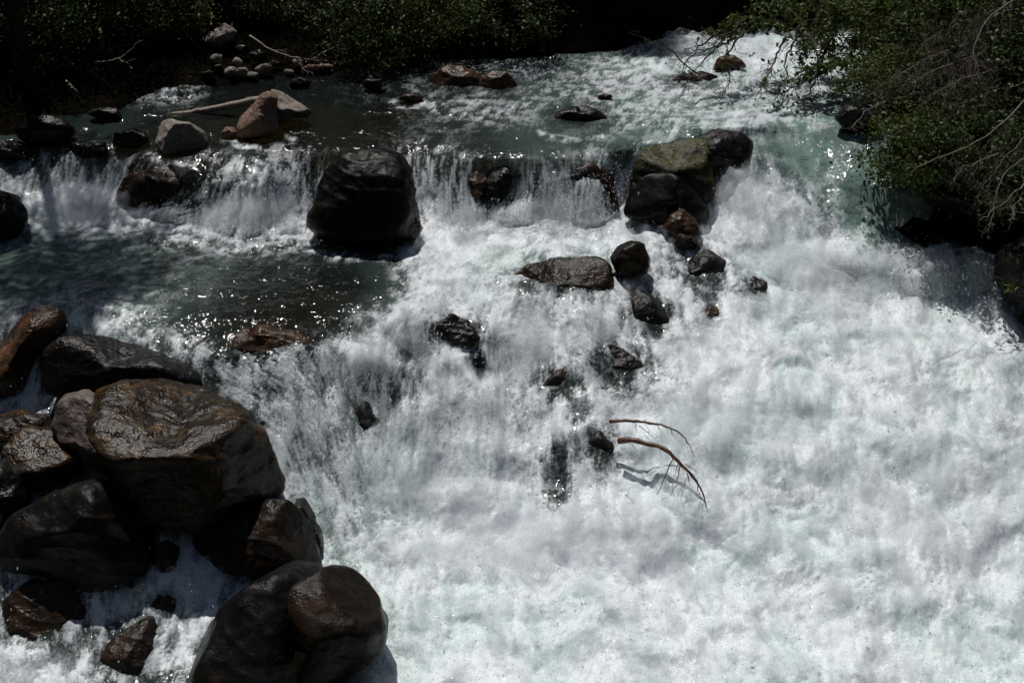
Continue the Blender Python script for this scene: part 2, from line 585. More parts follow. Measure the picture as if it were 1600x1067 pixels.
# standing waves, pillows and boils: u, v, half sizes in pixels, height in metres
for (u, v, su, sv, h) in [(1130, 195, 90, 14, 0.10), (1080, 75, 60, 8, 0.10), (1200, 68, 90, 8, 0.07), (1300, 66, 60, 8, 0.06), (870, 86, 40, 5, 0.06),
                          (280, 138, 40, 8, 0.10), (480, 545, 45, 20, 0.05), (640, 500, 70, 25, 0.04),
                          (1330, 405, 60, 18, 0.08), (1430, 425, 60, 16, 0.09), (1520, 412, 50, 16, 0.09), (1500, 462, 60, 14, -0.07), (150, 480, 120, 10, 0.05),
                          (1180, 620, 90, 30, 0.08), (1130, 690, 60, 30, 0.06), (1300, 700, 110, 40, 0.07), (1000, 800, 120, 40, 0.06), (1350, 860, 140, 50, 0.07),
                          (270, 372, 60, 16, 0.05), (420, 366, 80, 16, 0.04), (850, 362, 120, 16, 0.04), (1240, 360, 70, 30, 0.05), (780, 880, 120, 40, 0.06)]:
    ZB += h * np.exp(-((GU - u) / su) ** 2 - ((GV - v) / sv) ** 2)

# no part of the sheet may fold back under itself: distance falls steadily from row to row
_b = (gv - IH / 2) / FPX
_ratio = ((CP - _b * SP) / (SP + _b * CP))[:, None]
_k = np.arange(NV)[:, None] * 0.009
_y = np.minimum.accumulate((CAMZ - ZB) * _ratio + _k, axis=0) - _k
ZB = blur(CAMZ - _y / _ratio, 2, 1, 2)

def depth_of(z, v):
    return (CAMZ - z) / (SP + (np.asarray(v, float) - IH / 2) / FPX * CP)

def sample(A, u, v):
    x = np.clip((np.asarray(u, float) - U0) / SU, 0, NU - 1.001)
    y = np.clip((np.asarray(v, float) - V0) / SV, 0, NV - 1.001)
    i, j = x.astype(int), y.astype(int)
    fx, fy = x - i, y - j
    return (A[j, i] * (1 - fx) + A[j, i + 1] * fx) * (1 - fy) + (A[j + 1, i] * (1 - fx) + A[j + 1, i + 1] * fx) * fy

def wpt(u, v):
    """world point on the calm water sheet seen at pixel u, v"""
    return at_depth(u, v, depth_of(sample(ZB, u, v), v))

FOAM = """000000000000000000000778877650000
000000000000002232246777876530000
000024300001123322344554555300000
000000000000012332234557653200000
000000000000111000111222111220000
234431134420054212365347311112200
478872167730075126685369842111220
488987699952159999888689983212210
211122344321179877777678998533220
000011100000078754456558999887863
123322110000078875476766799998776
747551000001776787675689999999988
323344411135887788777899999999999
262222245777878887667999999999999
785111124667789986678799999999999
210000013777889987779999999999999
343200001768889996669999999999999
455200000667889896779999999999999
420026665666788997889999999999999
200027600166689999999999999999999
554247763156789999999999999999999
665577874025899999999999999999999
444676741003799999999999999999999
444556620000699999999999999999999
876445420003899999999999999999999
887533320007999999999999999999999""".split('\n')
FM = np.array([[int(c) for c in r] for r in FOAM], float) / 9.0
fu = np.clip(GU / 50.0, 0, 31.999)
fv = np.clip((GV - 60) / 40.0, 0, 24.999)
i, j = fu.astype(int), fv.astype(int)
a, b = fu - i, fv - j
F0 = (FM[j, i] * (1 - a) + FM[j, i + 1] * a) * (1 - b) + (FM[j + 1, i] * (1 - a) + FM[j + 1, i + 1] * a) * b
F0 = blur(F0, 5, 4, 2)
for (u, v, hw) in [(570, 378, 90), (1040, 350, 78), (985, 436, 36), (880, 484, 92), (1020, 540, 50), (410, 217, 46), (282, 242, 46), (905, 203, 52), (1140, 111, 32), (740, 156, 75), (1085, 136, 44), (640, 158, 26), (15, 372, 40)]:
    e = np.sqrt(((GU - u) / hw) ** 2 + ((GV - v) / (hw * 0.22 + 5)) ** 2)
    F0 = np.maximum(F0, (0.36 + 0.3 * perlin2(GU / 14.0, GV / 9.0, 77)) * np.exp(-((e - 1.0) / 0.34) ** 2) * smooth01(v - 12, v + 4, GV))
# rocks close under the surface tear the foam open: u, v, half sizes, how much
HOLES = [(780, 292, 46, 42, .8), (745, 292, 18, 24, .7), (905, 262, 36, 20, .5), (880, 436, 85, 30, .7), (1020, 496, 44, 42, .75), (1100, 430, 44, 44, .7), (1180, 452, 34, 20, .7),
         (715, 518, 44, 26, 1.0), (742, 566, 20, 22, .75), (965, 575, 70, 42, .72), (875, 600, 42, 32, .66), (868, 742, 28, 52, .78), (936, 698, 32, 36, .72), (620, 606, 46, 30, .62),
         (570, 660, 28, 44, .42), (1110, 488, 14, 14, .7), (712, 130, 44, 24, .75), (782, 134, 30, 22, .7), (905, 182, 46, 18, .9), (1085, 124, 40, 12, .7), (255, 290, 75, 34, .5),
         (60, 965, 90, 60, .45), (205, 1020, 55, 60, .5), (250, 945, 26, 24, .5), (540, 780, 30, 90, .2), (900, 650, 30, 26, .35), (640, 560, 26, 16, .4)]
HM = np.zeros_like(F0)
for (u, v, a_, b_, k_) in HOLES:
    HM = np.maximum(HM, k_ * np.exp(-(((GU - u) / a_) ** 2 + ((GV - v) / b_) ** 2) ** 1.5))
F0 = F0 * (1 - HM)

def scatter_field(pts, sig=70.0):
    pts = np.array(pts, float)
    gu2, gv2 = gu[::12], gv[::12]
    A, B = np.meshgrid(gu2, gv2)
    num, den = 0, 1e-12
    for p in pts:
        w = 1.0 / (((A - p[0]) ** 2 + (B - p[1]) ** 2) / sig ** 2 + 0.15) ** 2
        num = num + w[..., None] * p[2:]
        den = den + w
    C = num / den[..., None]
    x = np.clip(np.arange(NU) / 12.0, 0, len(gu2) - 1.001)
    y = np.clip(np.arange(NV) / 12.0, 0, len(gv2) - 1.001)
    xi, yi = x.astype(int), y.astype(int)
    fx, fy = (x - xi)[None, :, None], (y - yi)[:, None, None]
    g = lambda r, c: C[np.ix_(r, c)]
    return (g(yi, xi) * (1 - fx) + g(yi, xi + 1) * fx) * (1 - fy) + (g(yi + 1, xi) * (1 - fx) + g(yi + 1, xi + 1) * fx) * fy

FLOW = scatter_field([(1200, 100, -.7, .3), (900, 150, -.8, .3), (700, 180, -.7, .4), (850, 260, 0, 1), (700, 290, .2, 1), (420, 290, -.25, 1), (100, 300, -.2, 1),
    (250, 400, -1, .1), (500, 440, -.6, .3), (800, 370, -.6, .2), (650, 440, -.4, .6), (600, 520, -.4, .8), (880, 440, 0, 1), (700, 600, -.1, 1), (520, 650, .25, 1),
    (560, 800, .3, 1), (850, 700, 0, 1), (1000, 570, .25, 1), (1100, 430, .3, 1), (1200, 300, .4, 1), (1350, 280, .6, .7), (1450, 360, .5, .8), (1300, 500, .3, .9),
    (1200, 800, .3, .8), (900, 950, .6, .5), (1500, 900, -.1, .8), (50, 500, -.2, 1), (60, 580, 0, 1), (280, 530, .6, .5), (420, 600, .8, .5), (260, 850, 0, 1),
    (60, 950, .2, 1), (330, 930, -.4, 1), (700, 900, .4, .8), (1100, 950, .5, .6), (1400, 700, .2, .8)])
FLOW /= np.linalg.norm(FLOW, axis=2)[..., None] + 1e-9
BODY = np.clip(scatter_field([(100, 200, .1), (300, 230, .05), (100, 300, .6), (150, 400, .8), (50, 440, .8), (330, 400, .35), (400, 430, .1), (500, 450, .02), (560, 450, .03), (480, 400, .12), (420, 300, .3), (750, 280, .12),
    (560, 130, .05), (600, 190, .03), (450, 235, .02), (380, 150, .03), (700, 200, .14), (700, 240, .15), (850, 215, .4), (850, 150, .4), (1000, 150, .6), (1200, 120, .85), (1200, 220, .9), (1350, 300, .95), (1450, 350, .9),
    (800, 380, .9), (900, 400, .7), (600, 500, .5), (550, 650, .45), (550, 780, .8), (620, 850, .85), (900, 700, .3), (1000, 600, .4), (1100, 700, .95), (1300, 900, 1),
    (800, 950, 1), (1500, 480, 1), (250, 950, .3), (100, 620, .3), (600, 420, .3), (400, 480, .03), (460, 500, .02), (580, 360, .03), (240, 290, .03), (880, 445, .1), (1000, 480, .3)])[..., 0], 0, 1)

BODY = BODY * (1 - 0.9 * HM)
WP = at_depth(GU, GV, depth_of(ZB, GV))           # (NV, NU, 3)
X, Y, Z = WP[..., 0], WP[..., 1], WP[..., 2]
S = Y - 0.38 * Z
dU = np.gradient(WP, axis=1)
dV = np.gradient(WP, axis=0)
NRM = np.cross(dU, -dV)
NRM /= np.linalg.norm(NRM, axis=2)[..., None]
NRM[NRM[..., 2] < 0] *= -1

def norm01(A):
    A = (A - A.mean()) / A.std()
    return 0.5 * (1 + np.tanh(A * 0.85))

def lic(N, steps, step_px):
    acc = N.copy()
    for sgn in (1, -1):
        px, py = GU.copy(), GV.copy()
        for _ in range(steps):
            ix = np.clip(((px - U0) / SU + 0.5).astype(int), 0, NU - 1)
            iy = np.clip(((py - V0) / SV + 0.5).astype(int), 0, NV - 1)
            f = FLOW[iy, ix]
            px += f[..., 0] * step_px * sgn
            py += f[..., 1] * step_px * sgn
            ix = np.clip(((px - U0) / SU + 0.5).astype(int), 0, NU - 1)
            iy = np.clip(((py - V0) / SV + 0.5).astype(int), 0, NV - 1)
            acc += N[iy, ix]
    return acc / (2 * steps + 1)

wx = X + 0.10 * perlin2(X * 1.7, S * 1.7, 91)
wy = S + 0.10 * perlin2(X * 1.7 + 9, S * 1.7, 92)
L1 = norm01(lic(np.random.RandomState(3).normal(size=GU.shape) + 1.6 * perlin2(wx * 36, wy * 36, 5) + 1.2 * perlin2(wx * 21, wy * 21, 15), 4, 2.0))
L2 = norm01(lic(perlin2(wx * 13, wy * 13, 6) + 0.8 * perlin2(wx * 6.5, wy * 6.5, 7), 7, 3.0))
L3 = norm01(fbm2(wx * 4.5, wy * 4.5, 8, 4, 0.6))
L4 = norm01(fbm2(wx * 1.3, wy * 1.3, 18, 3))
stk = smooth01(0.14, 0.38, 1 - NRM[..., 2])
I1 = norm01(np.random.RandomState(4).normal(size=GU.shape) * 0.8 + perlin2(wx * 34, wy * 34, 65) + perlin2(wx * 19, wy * 19, 67))
I2 = norm01(lic(fbm2(wx * 5, wy * 5, 66, 3, 0.6), 12, 3.0))
L1 = stk * (0.6 * L1 + 0.4 * I1) + (1 - stk) * (0.35 * L1 + 0.65 * I1)
L2 = stk * (0.55 * L2 + 0.45 * norm01(fbm2(wx * 9, wy * 7, 68, 3, 0.6))) + (1 - stk) * (0.3 * L2 + 0.7 * I2)
mixn = norm01(0.42 * L1 + 0.55 * L2 + 0.62 * L3)
cov = F0 + ((mixn - 0.5) * (0.62 - 0.25 * smooth01(0.85, 1.0, F0)) + (L1 - 0.5) * (0.22 + 0.4 * stk)) * (0.25 + 0.75 * smooth01(0.0, 0.4, F0))
cov = smooth01(0.05, 1.0, cov)
bil = np.abs(perlin2(wx * 6.5, wy * 6.5, 21)) + 0.5 * np.abs(perlin2(wx * 14, wy * 14, 22)) + 0.25 * np.abs(perlin2(wx * 29, wy * 29, 23))
T = smooth01(0.25, 0.95, F0)
steep = smooth01(0.25, 0.6, 1 - NRM[..., 2])
disp = T * steep * 0.11 * (norm01(fbm2(wx * 2.4, wy * 1.6, 28, 3, 0.55)) - 0.4) + T * (0.024 * (L3 - 0.5) + 0.13 * (L4 - 0.5) + 0.010 * (0.55 - bil) + 0.014 * (L2 - 0.5) + 0.005 * (L1 - 0.5))
disp += (1 - T) * (0.045 * fbm2(wx * 2.6, wy * 2.6, 31, 3) + 0.012 * (L2 - 0.5))
disp += 0.012 * (cov - 0.4) * (1 - T)
WD = WP + NRM * disp[..., None]
tint = np.clip(smooth01(0.35, 0.75, norm01(fbm2(wx * 1.1 + 4, wy * 1.1, 41, 4, 0.6))) * 0.75 + 0.15 * (L3 - 0.5), 0, 1) * smooth01(0.3, 0.7, BODY)
idx = np.arange(NV * NU).reshape(NV, NU)
WQ = np.stack([idx[1:, :-1], idx[1:, 1:], idx[:-1, 1:], idx[:-1, :-1]], -1).reshape(-1, 4)
water_V, water_F = [WD.reshape(-1, 3)], [WQ]
water_A = {'foam': [cov.ravel()], 'body': [BODY.ravel()], 'tint': [tint.ravel()]}
water_n = NV * NU

# riverbed under the water
st = 5
bp = WP[::st, ::st].copy()
bx, by = bp[..., 0], bp[..., 1]
bp[..., 2] -= 0.34 + 0.16 * fbm2(bx * 1.1, by * 1.1, 55, 4) - 0.09 * np.abs(perlin2(bx * 4, by * 4, 57))
bi = np.arange(bp.shape[0] * bp.shape[1]).reshape(bp.shape[:2])
BQ = np.stack([bi[1:, :-1], bi[1:, 1:], bi[:-1, 1:], bi[:-1, :-1]], -1).reshape(-1, 4)
o = make_obj('riverbed', bp.reshape(-1, 3), BQ, M['bed'])
o['kind'] = 'structure'

# banks: lofted outwards from the shoreline
SHORE = [(-170, 1230), (-165, 900), (-160, 600), (-165, 420), (-175, 300), (-150, 240), (-60, 218), (60, 205), (150, 182), (210, 158), (300, 133), (420, 122), (540, 115), (640, 101), (760, 93), (860, 88), (960, 80), (1030, 63), (1100, 57), (1240, 55),
         (1400, 56), (1425, 90), (1400, 140), (1362, 175), (1385, 225), (1450, 290), (1530, 365), (1575, 430), (1625, 520), (1690, 640), (1720, 800), (1745, 1000), (1765, 1230)]
sp = np.array([wpt(u, v) for u, v in SHORE])
seg = np.concatenate([[0], np.cumsum(np.linalg.norm(np.diff(sp, axis=0), axis=1))])
ss = np.linspace(0, seg[-1], 460)
sh = np.stack([np.interp(ss, seg, sp[:, k]) for k in range(3)], 1)
for _ in range(6):
    sh[1:-1] = 0.25 * sh[:-2] + 0.5 * sh[1:-1] + 0.25 * sh[2:]
tg = np.gradient(sh[:, :2], axis=0)
for _ in range(30):
    tg[1:-1] = 0.25 * tg[:-2] + 0.5 * tg[1:-1] + 0.25 * tg[2:]
tg /= np.linalg.norm(tg, axis=1)[:, None]
on = np.stack([-tg[:, 1], tg[:, 0]], 1)
tt = np.concatenate([np.linspace(-0.5, 3, 36), np.geomspace(3.2, 45, 34)])
s_far0, s_far1, s_r0, s_r1 = (seg[SHORE.index(q)] for q in ((640, 101), (860, 88), (1240, 55), (1425, 90)))
rightness = smooth01(s_r0, s_r1, ss)
base = np.interp(tt, [-0.5, 0, 0.6, 2.2, 5, 9, 20, 45], [-0.4, -0.02, 0.22, 0.75, 1.7, 4.0, 24, 60])
basr = np.interp(tt, [-0.5, 0, 0.4, 1.2, 4, 9, 20, 45], [-0.5, 0.0, 0.3, 0.7, 1.8, 4.5, 12, 30])
basf = np.interp(tt, [-0.5, 0, 0.3, 1.0, 3, 9, 20, 45], [-0.4, -0.02, 0.5, 2.2, 5.0, 10, 27, 60])
farness = smooth01(s_far0, s_far1, ss) * (1 - rightness)
H = base[None] * (1 - rightness - farness)[:, None] + basr[None] * rightness[:, None] + basf[None] * farness[:, None]
BX = sh[:, 0:1] + on[:, 0:1] * tt[None]
BY = sh[:, 1:2] + on[:, 1:2] * tt[None]
amp = np.interp(tt, [-0.5, 0.5, 3, 45], [0.12, 0.22, 0.35, 2.0])[None]
BZ = sh[:, 2:3] + H + amp * fbm2(BX * 0.9, BY * 0.9, 61, 5, 0.6)
ni, nj = BX.shape
bi = np.arange(ni * nj).reshape(ni, nj)
Q = np.stack([bi[:-1, :-1], bi[:-1, 1:], bi[1:, 1:], bi[1:, :-1]], -1).reshape(-1, 4)[:, ::-1]
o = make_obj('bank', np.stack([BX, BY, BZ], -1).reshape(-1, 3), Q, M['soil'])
o['kind'] = 'structure'
BANK = (BX.ravel(), BY.ravel(), BZ.ravel())

_bp = np.stack(BANK, 1) - CAM
_bt = -(_bp @ TOW)
_bu, _bv = IW / 2 + (_bp @ RIGHT) / _bt * FPX, IH / 2 - (_bp @ UPV) / _bt * FPX
def bank_depth(u, v, r=14):
    """distance of the bank's ground seen at pixel u, v"""
    m = ((_bu - u) ** 2 + (_bv - v) ** 2 < r * r) & (_bt > 5) & (_bt < 40)
    return float(np.percentile(_bt[m], 10)) if m.any() else (bank_depth(u, v, r * 2) if r < 200 else 17.0)

def bank_z(x, y):
    k = np.argmin((BANK[0] - x) ** 2 + (BANK[1] - y) ** 2)
    return BANK[2][k]

# ------------------------------------------------------------------ rocks
_ico = {}
def ico(sub):
    if sub not in _ico:
        import bmesh
        bm = bmesh.new()
        bmesh.ops.create_icosphere(bm, subdivisions=sub, radius=1.0)
        bm.verts.ensure_lookup_table()
        V = np.array([v.co[:] for v in bm.verts])
        F = np.array([[v.index for v in f.verts] for f in bm.faces])
        bm.free()
        _ico[sub] = (V, F)
    return _ico[sub]

TOPN, FRONTN = np.array([0, CP, SP]), np.array([0, -SP, CP])    # world up and world -Y in the camera's frame

def cam_frame(n):
    n = np.asarray(n, float)
    return np.array([n @ RIGHT, n @ UPV, n @ TOW])

def ring_outline(outline, nb):
    P = np.array(outline, float)
    c = np.array([(P[:, 0].min() + P[:, 0].max()) / 2, (P[:, 1].min() + P[:, 1].max()) / 2])
    c = 0.5 * c + 0.5 * P.mean(0)
    th = np.arange(nb) * 2 * np.pi / nb
    d = np.stack([np.cos(th), -np.sin(th)], 1)
    R = np.full(nb, 1e9)
    A, Bq = P - c, np.roll(P, -1, 0) - c
    for p, q in zip(A, Bq):
        e = q - p
        den = d[:, 0] * e[1] - d[:, 1] * e[0]
        t = (p[0] * e[1] - p[1] * e[0]) / np.where(np.abs(den) < 1e-9, 1e-9, den)
        s = (p[0] * d[:, 1] - p[1] * d[:, 0]) / np.where(np.abs(den) < 1e-9, 1e-9, den)
        ok = (s >= -1e-6) & (s <= 1 + 1e-6) & (t > 0)
        R = np.where(ok, np.minimum(R, t), R)
    R[R > 1e8] = np.median(R[R < 1e8])
    return c, R

ROCK_INFO = []
def rock(name, outline, mat, label, cat='boulder', group=None, seed=0, deep=0.9, back=None, planes=None, cuts=24, sharp=38.0, rough=1.0, sunk=None, base=None, sub=None, depth=None):
    rs = np.random.RandomState(seed + 100)
    if back is None:
        back = 0.25
    if sunk is not None:
        q_ = np.array(outline, float)
        cu, cv_ = q_[:, 0].mean(), q_[:, 1].mean()
        deep = min(deep, 0.7)
        depth = float(depth_of(sample(ZB, cu, cv_), cv_))
        back = sunk
    nb = 96
    c, R = ring_outline(outline, nb)
    for _ in range(2):
        R = 0.25 * np.roll(R, 1) + 0.5 * R + 0.25 * np.roll(R, -1)
    P = np.array(outline, float)
    wpx = np.ptp(P[:, 0])
    if sub is None:
        sub = 6 if wpx > 150 else (5 if wpx > 40 else 4)
        if wpx < 22:
            sub = 3
    V, F = ico(sub)
    N = []
    for _ in range(cuts):
        n = rs.normal(size=3)
        n /= np.linalg.norm(n)
        N.append((*n, rs.uniform(0.70, 0.98)))
    for p in planes or []:
        n = cam_frame(p[:3])
        n /= np.linalg.norm(n)
        N.append((*n, p[3]))
    N = np.array(N) if len(N) else np.zeros((0, 4))
    r = np.ones(len(V)) ** (-sharp)
    for n in N:
        dn = V @ n[:3]
        r = r + np.where(dn > 0.02, np.maximum(dn, 0.02) / n[3], 0) ** sharp
    V = V * (r ** (-1 / sharp))[:, None]
    th = np.arctan2(V[:, 1], V[:, 0]) % (2 * np.pi)
    bi = th / (2 * np.pi) * nb
    k = bi.astype(int) % nb
    rad = np.hypot(V[:, 0], V[:, 1])
    Smax = np.zeros(nb)
    np.maximum.at(Smax, k, rad)
    Smax[Smax < 0.1] = Smax[Smax > 0.1].mean()
    Smax = np.maximum(Smax, 0.5 * (np.roll(Smax, 1) + np.roll(Smax, -1)))
    for _ in range(2):
        Smax = 0.25 * np.roll(Smax, 1) + 0.5 * Smax + 0.25 * np.roll(Smax, -1)
    k2 = (k + 1) % nb
    f = bi - np.floor(bi)
    sc_ = (R / Smax)[k] * (1 - f) + (R / Smax)[k2] * f
    sc_ = np.minimum(sc_, (R[k] * (1 - f) + R[k2] * f) / np.maximum(rad, 0.05))
    w_ = smooth01(0.0, 0.42, rad / (Smax[k] * (1 - f) + Smax[k2] * f))
    ru_, rv_ = np.ptp(np.array(outline)[:, 0]) / 2 / Smax.mean(), np.ptp(np.array(outline)[:, 1]) / 2 / Smax.mean()
    sx_, sy_ = ru_ * (1 - w_) + sc_ * w_, rv_ * (1 - w_) + sc_ * w_
    # depth from the water at its foot
    vb = P[:, 1].max() if base is None else base[1]
    ub = c[0] if base is None else base[0]
    tb = float(depth_of(sample(ZB, ub, vb), vb)) if depth is None else depth
    m_px = tb / FPX
    D = deep * (np.sqrt(wpx * np.ptp(P[:, 1])) / 2) * m_px
    tc = tb + back * D
    m_px = tc / FPX
    ctr = at_depth(c[0], c[1], np.array(tc))
    W = ctr + (V[:, 0] * sx_ * m_px)[:, None] * RIGHT + (V[:, 1] * sy_ * m_px)[:, None] * UPV + (V[:, 2] * D / max(0.3, np.abs(V[:, 2]).max()))[:, None] * TOW
    size = wpx * m_px
    nv = W - ctr
    nv /= np.linalg.norm(nv, axis=1)[:, None] + 1e-9
    q = W + seed * 3.1
    dsp = 0.016 * perlin3(q * (2.6 / max(size, .25)), 11) + 0.016 * perlin3(q * (6.5 / max(size, .25)), 12)
    # bedding steps: thin ledges across the faces
    lay = q @ np.array([0.22, 0.15, 0.96]) * (9.0 / max(size, .25)) + 1.2 * perlin3(q * (2.0 / max(size, .25)), 13)
    dsp += 0.010 * (np.abs((lay % 1.0) - 0.5) * 2) ** 3
    if sub >= 5:
        dsp += 0.008 * perlin3(q * (16 / max(size, .25)), 14)
    if sub >= 6:
        dsp += 0.004 * perlin3(q * (38 / max(size, .25)), 15)
    W = W + nv * (dsp * rough * size)[:, None]
    org = np.array([ctr[0], ctr[1], W[:, 2].min()])
    o = make_obj(name, W, F, M[mat], None, True, org)
    tag(o, label, cat, group)
    return o

def oval(u, v, a, b_, seed=0, n=10, j=0.18):
    rs = np.random.RandomState(seed)
    t = np.arange(n) * 2 * np.pi / n
    k = 1 + rs.uniform(-j, j, n)
    return [(u + a * math.cos(x) * y, v + b_ * math.sin(x) * y) for x, y in zip(t, k)]

# --- left bank and upper stream
rock('stone', [(316, 64), (334, 46), (352, 36), (370, 48), (366, 62), (342, 74), (324, 72)], 'grey', 'pale wedge shaped stone resting among the dark green shrubs', 'stone', seed=1, depth=bank_depth(344, 72), planes=[(-.3, -.5, .8, .45)])
PEB = 'small pale stones on the gravel shore'
rock('stone', oval(371, 98, 9, 8, 2), 'grey', 'small pale rounded stone on top of a little heap on the shore', 'stone', PEB, seed=2, depth=min(bank_depth(371, 104), float(depth_of(sample(ZB, 371, 104), 104))))
rock('stone', oval(361, 112, 12, 9, 3), 'grey', 'small pale flat stone at the foot of a little heap on the shore', 'stone', PEB, seed=3, depth=min(bank_depth(361, 119), float(depth_of(sample(ZB, 361, 119), 119))))
rock('stone', oval(380, 113, 8, 9, 4), 'grey', 'small pale upright chip leaning on a little heap on the shore', 'stone', PEB, seed=4, depth=min(bank_depth(380, 120), float(depth_of(sample(ZB, 380, 120), 120))))
rock('stone', oval(452, 113, 8, 5, 5), 'grey', 'tiny pale stone alone at the water edge below the driftwood branch', 'stone', PEB, seed=5, depth=min(bank_depth(452, 116), float(depth_of(sample(ZB, 452, 116), 116))))
rock('stone', oval(378, 79, 11, 9, 6), 'black', 'dark rounded stone behind the heap of pale stones on the shore', 'stone', seed=6, depth=bank_depth(378, 86))
rock('stone', oval(342, 106, 9, 6, 7), 'brown', 'small brown stone left of the pale heap under the shrubs', 'stone', seed=7, depth=min(bank_depth(342, 110), float(depth_of(sample(ZB, 342, 110), 110))))
rock('stone', [(470, 110), (485, 102), (505, 99), (522, 102), (520, 109), (495, 115)], 'tan', 'flat tan stone lying under the long driftwood branch', 'stone', seed=8, deep=1.2, depth=bank_depth(495, 112))
rock('boulder', [(368, 212), (376, 186), (388, 172), (402, 160), (411, 146), (424, 139), (433, 150), (431, 172), (434, 198), (424, 212), (398, 218), (378, 217)], 'tan', 'cracked pinkish tan boulder standing dry beside the upper stream', seed=9, planes=[(-.55, -.6, .55, .62), (.8, -.5, .2, .7)], rough=1.3)
rock('boulder', [(423, 139), (440, 143), (462, 156), (486, 173), (482, 183), (462, 182), (446, 192), (428, 196), (420, 170)], 'grey', 'grey weathered slab leaning on the back of the cracked tan boulder', seed=10, back=0.9, planes=[(.2, -.3, .9, .35)], rough=1.2, base=(455, 208))
rock('boulder', [(236, 224), (248, 188), (262, 184), (294, 190), (318, 204), (324, 224), (302, 242), (262, 244), (246, 232)], 'grey', 'square edged block with one pale face and one black face', seed=11, cuts=0, sharp=40, planes=[(-.8, -.35, .5, .5), (.3, -.95, .0, .3), (0.1, .1, 1, .8), (.9, -.3, .1, .8)], rough=0.5)
rock('stone', [(344, 210), (352, 198), (366, 199), (370, 211), (356, 216)], 'tan', 'small tan stone wedged beside the cracked tan boulder', 'stone', seed=12)
rock('boulder', [(662, 152), (670, 124), (690, 106), (715, 102), (742, 110), (762, 128), (766, 152), (720, 160)], 'rust', 'rust brown hump in the upper stream with water pouring down its side', seed=13, sunk=0.3)
rock('boulder', [(744, 154), (750, 124), (768, 111), (792, 113), (808, 130), (812, 152), (780, 160)], 'rust', 'orange brown hump touching the larger rust brown hump', seed=14, sunk=0.3)
rock('stone', [(620, 156), (634, 146), (655, 145), (664, 155), (642, 161)], 'brown', 'small dark brown stone just breaking the upper stream', 'stone', seed=15)
rock('stone', oval(582, 132, 17, 11, 16), 'black', 'round black stone in the shaded water upstream of the tan boulder', 'stone', seed=16)
rock('stone', oval(470, 130, 18, 9, 17), 'black', 'low black stone in the shaded water behind the leaning slab', 'stone', seed=17)
rock('boulder', [(860, 196), (870, 176), (890, 166), (915, 166), (944, 178), (962, 198), (930, 206), (880, 206)], 'black', 'low dark rock washed over in the middle of the upper stream', seed=18, sunk=0.6)
rock('stone', [(1112, 107), (1120, 93), (1140, 86), (1160, 93), (1168, 106), (1140, 114)], 'rust', 'reddish brown stone poking from white water under the overhanging twigs', 'stone', seed=19)
rock('boulder', [(1042, 130), (1062, 117), (1098, 112), (1126, 119), (1122, 134), (1070, 140)], 'brown', 'low dark brown rock beside the reddish stone in white water', seed=20, sunk=0.5)
rock('stone', oval(945, 152, 14, 5, 21), 'brown', 'sliver of brown rock showing in the fast upper stream', 'stone', seed=21)
for k, (u, v, a, b_, lab) in enumerate([(205, 218, 30, 16, 'dark stone in deep shade beside the square edged block'), (140, 232, 34, 14, 'flat dark stone at the brink of the left fall'),
                                        (70, 205, 45, 22, 'large shaded black rock under the left bank shrubs'), (20, 238, 40, 16, 'low black rock at the shaded left margin of the stream'),
                                        (165, 178, 26, 12, 'small shaded stone below the bleached forked twig')]):
    rock('boulder', oval(u, v, a, b_, 30 + k), 'black', lab, seed=30 + k)
for k, (u, v, a, b_, mt, lab) in enumerate([(412, 108, 13, 8, 'grey', 'greyish stone between the pale heap and the tiny lone stone'), (430, 100, 9, 6, 'brown', 'dark brown stone under the middle of the driftwood branch'), (395, 118, 10, 6, 'grey', 'little grey stone at the waterline right of the pale heap'),
                                            (338, 92, 11, 8, 'grey', 'dull grey stone in the shrub shade above the pale heap'), (325, 118, 12, 7, 'brown', 'dark stone at the waterline under the yellowish tuft'), (465, 98, 8, 6, 'grey', 'small grey stone propping the driftwood branch'),
                                            (405, 88, 14, 10, 'black', 'black stone in the hollow under the driftwood branch')]):
    rock('stone', oval(u, v, a, b_, 230 + k), mt, lab, 'stone', seed=230 + k, depth=bank_depth(u, v + b_))
# --- first drop
rock('boulder', [(-40, 300), (-10, 296), (18, 303), (36, 320), (44, 345), (34, 366), (0, 380), (-40, 376)], 'black', 'dark knobbly rock at the left edge of the foaming pool', seed=40)
rock('boulder', [(180, 320), (200, 272), (240, 258), (290, 262), (325, 290), (325, 330), (260, 345)], 'brown', 'brown rock under a skin of clear water between two falls', seed=41, deep=1.1, back=0.8, sunk=0.8)
rock('boulder', [(478, 350), (496, 304), (516, 262), (545, 240), (590, 228), (626, 238), (642, 262), (650, 300), (656, 345), (640, 380), (560, 388), (500, 372)], 'smooth', 'big rounded black boulder splitting the first fall', seed=42, deep=0.9, planes=[(0, -.95, .25, .7)], sharp=16)
rock('boulder', [(597, 352), (604, 312), (617, 293), (632, 298), (648, 328), (662, 358), (648, 378), (610, 380)], 'brown', 'smaller brown boulder leaning on the front of the big black boulder', seed=43, back=-0.2)
rock('stone', [(500, 372), (530, 356), (575, 354), (600, 364), (590, 380), (530, 384)], 'brown', 'flat olive brown stone at the foot of the big black boulder', 'stone', seed=44)
rock('boulder', [(722, 345), (735, 285), (760, 256), (800, 250), (830, 265), (838, 310), (828, 348), (780, 355)], 'black', 'dark rock behind a thin curtain of falling water', seed=45, back=0.5, sunk=0.9)
rock('stone', [(722, 312), (730, 276), (746, 268), (762, 280), (766, 308), (746, 322)], 'rust', 'rounded orange stone shining through the thin curtain of water', 'stone', seed=46, back=0.1, sunk=0.55)
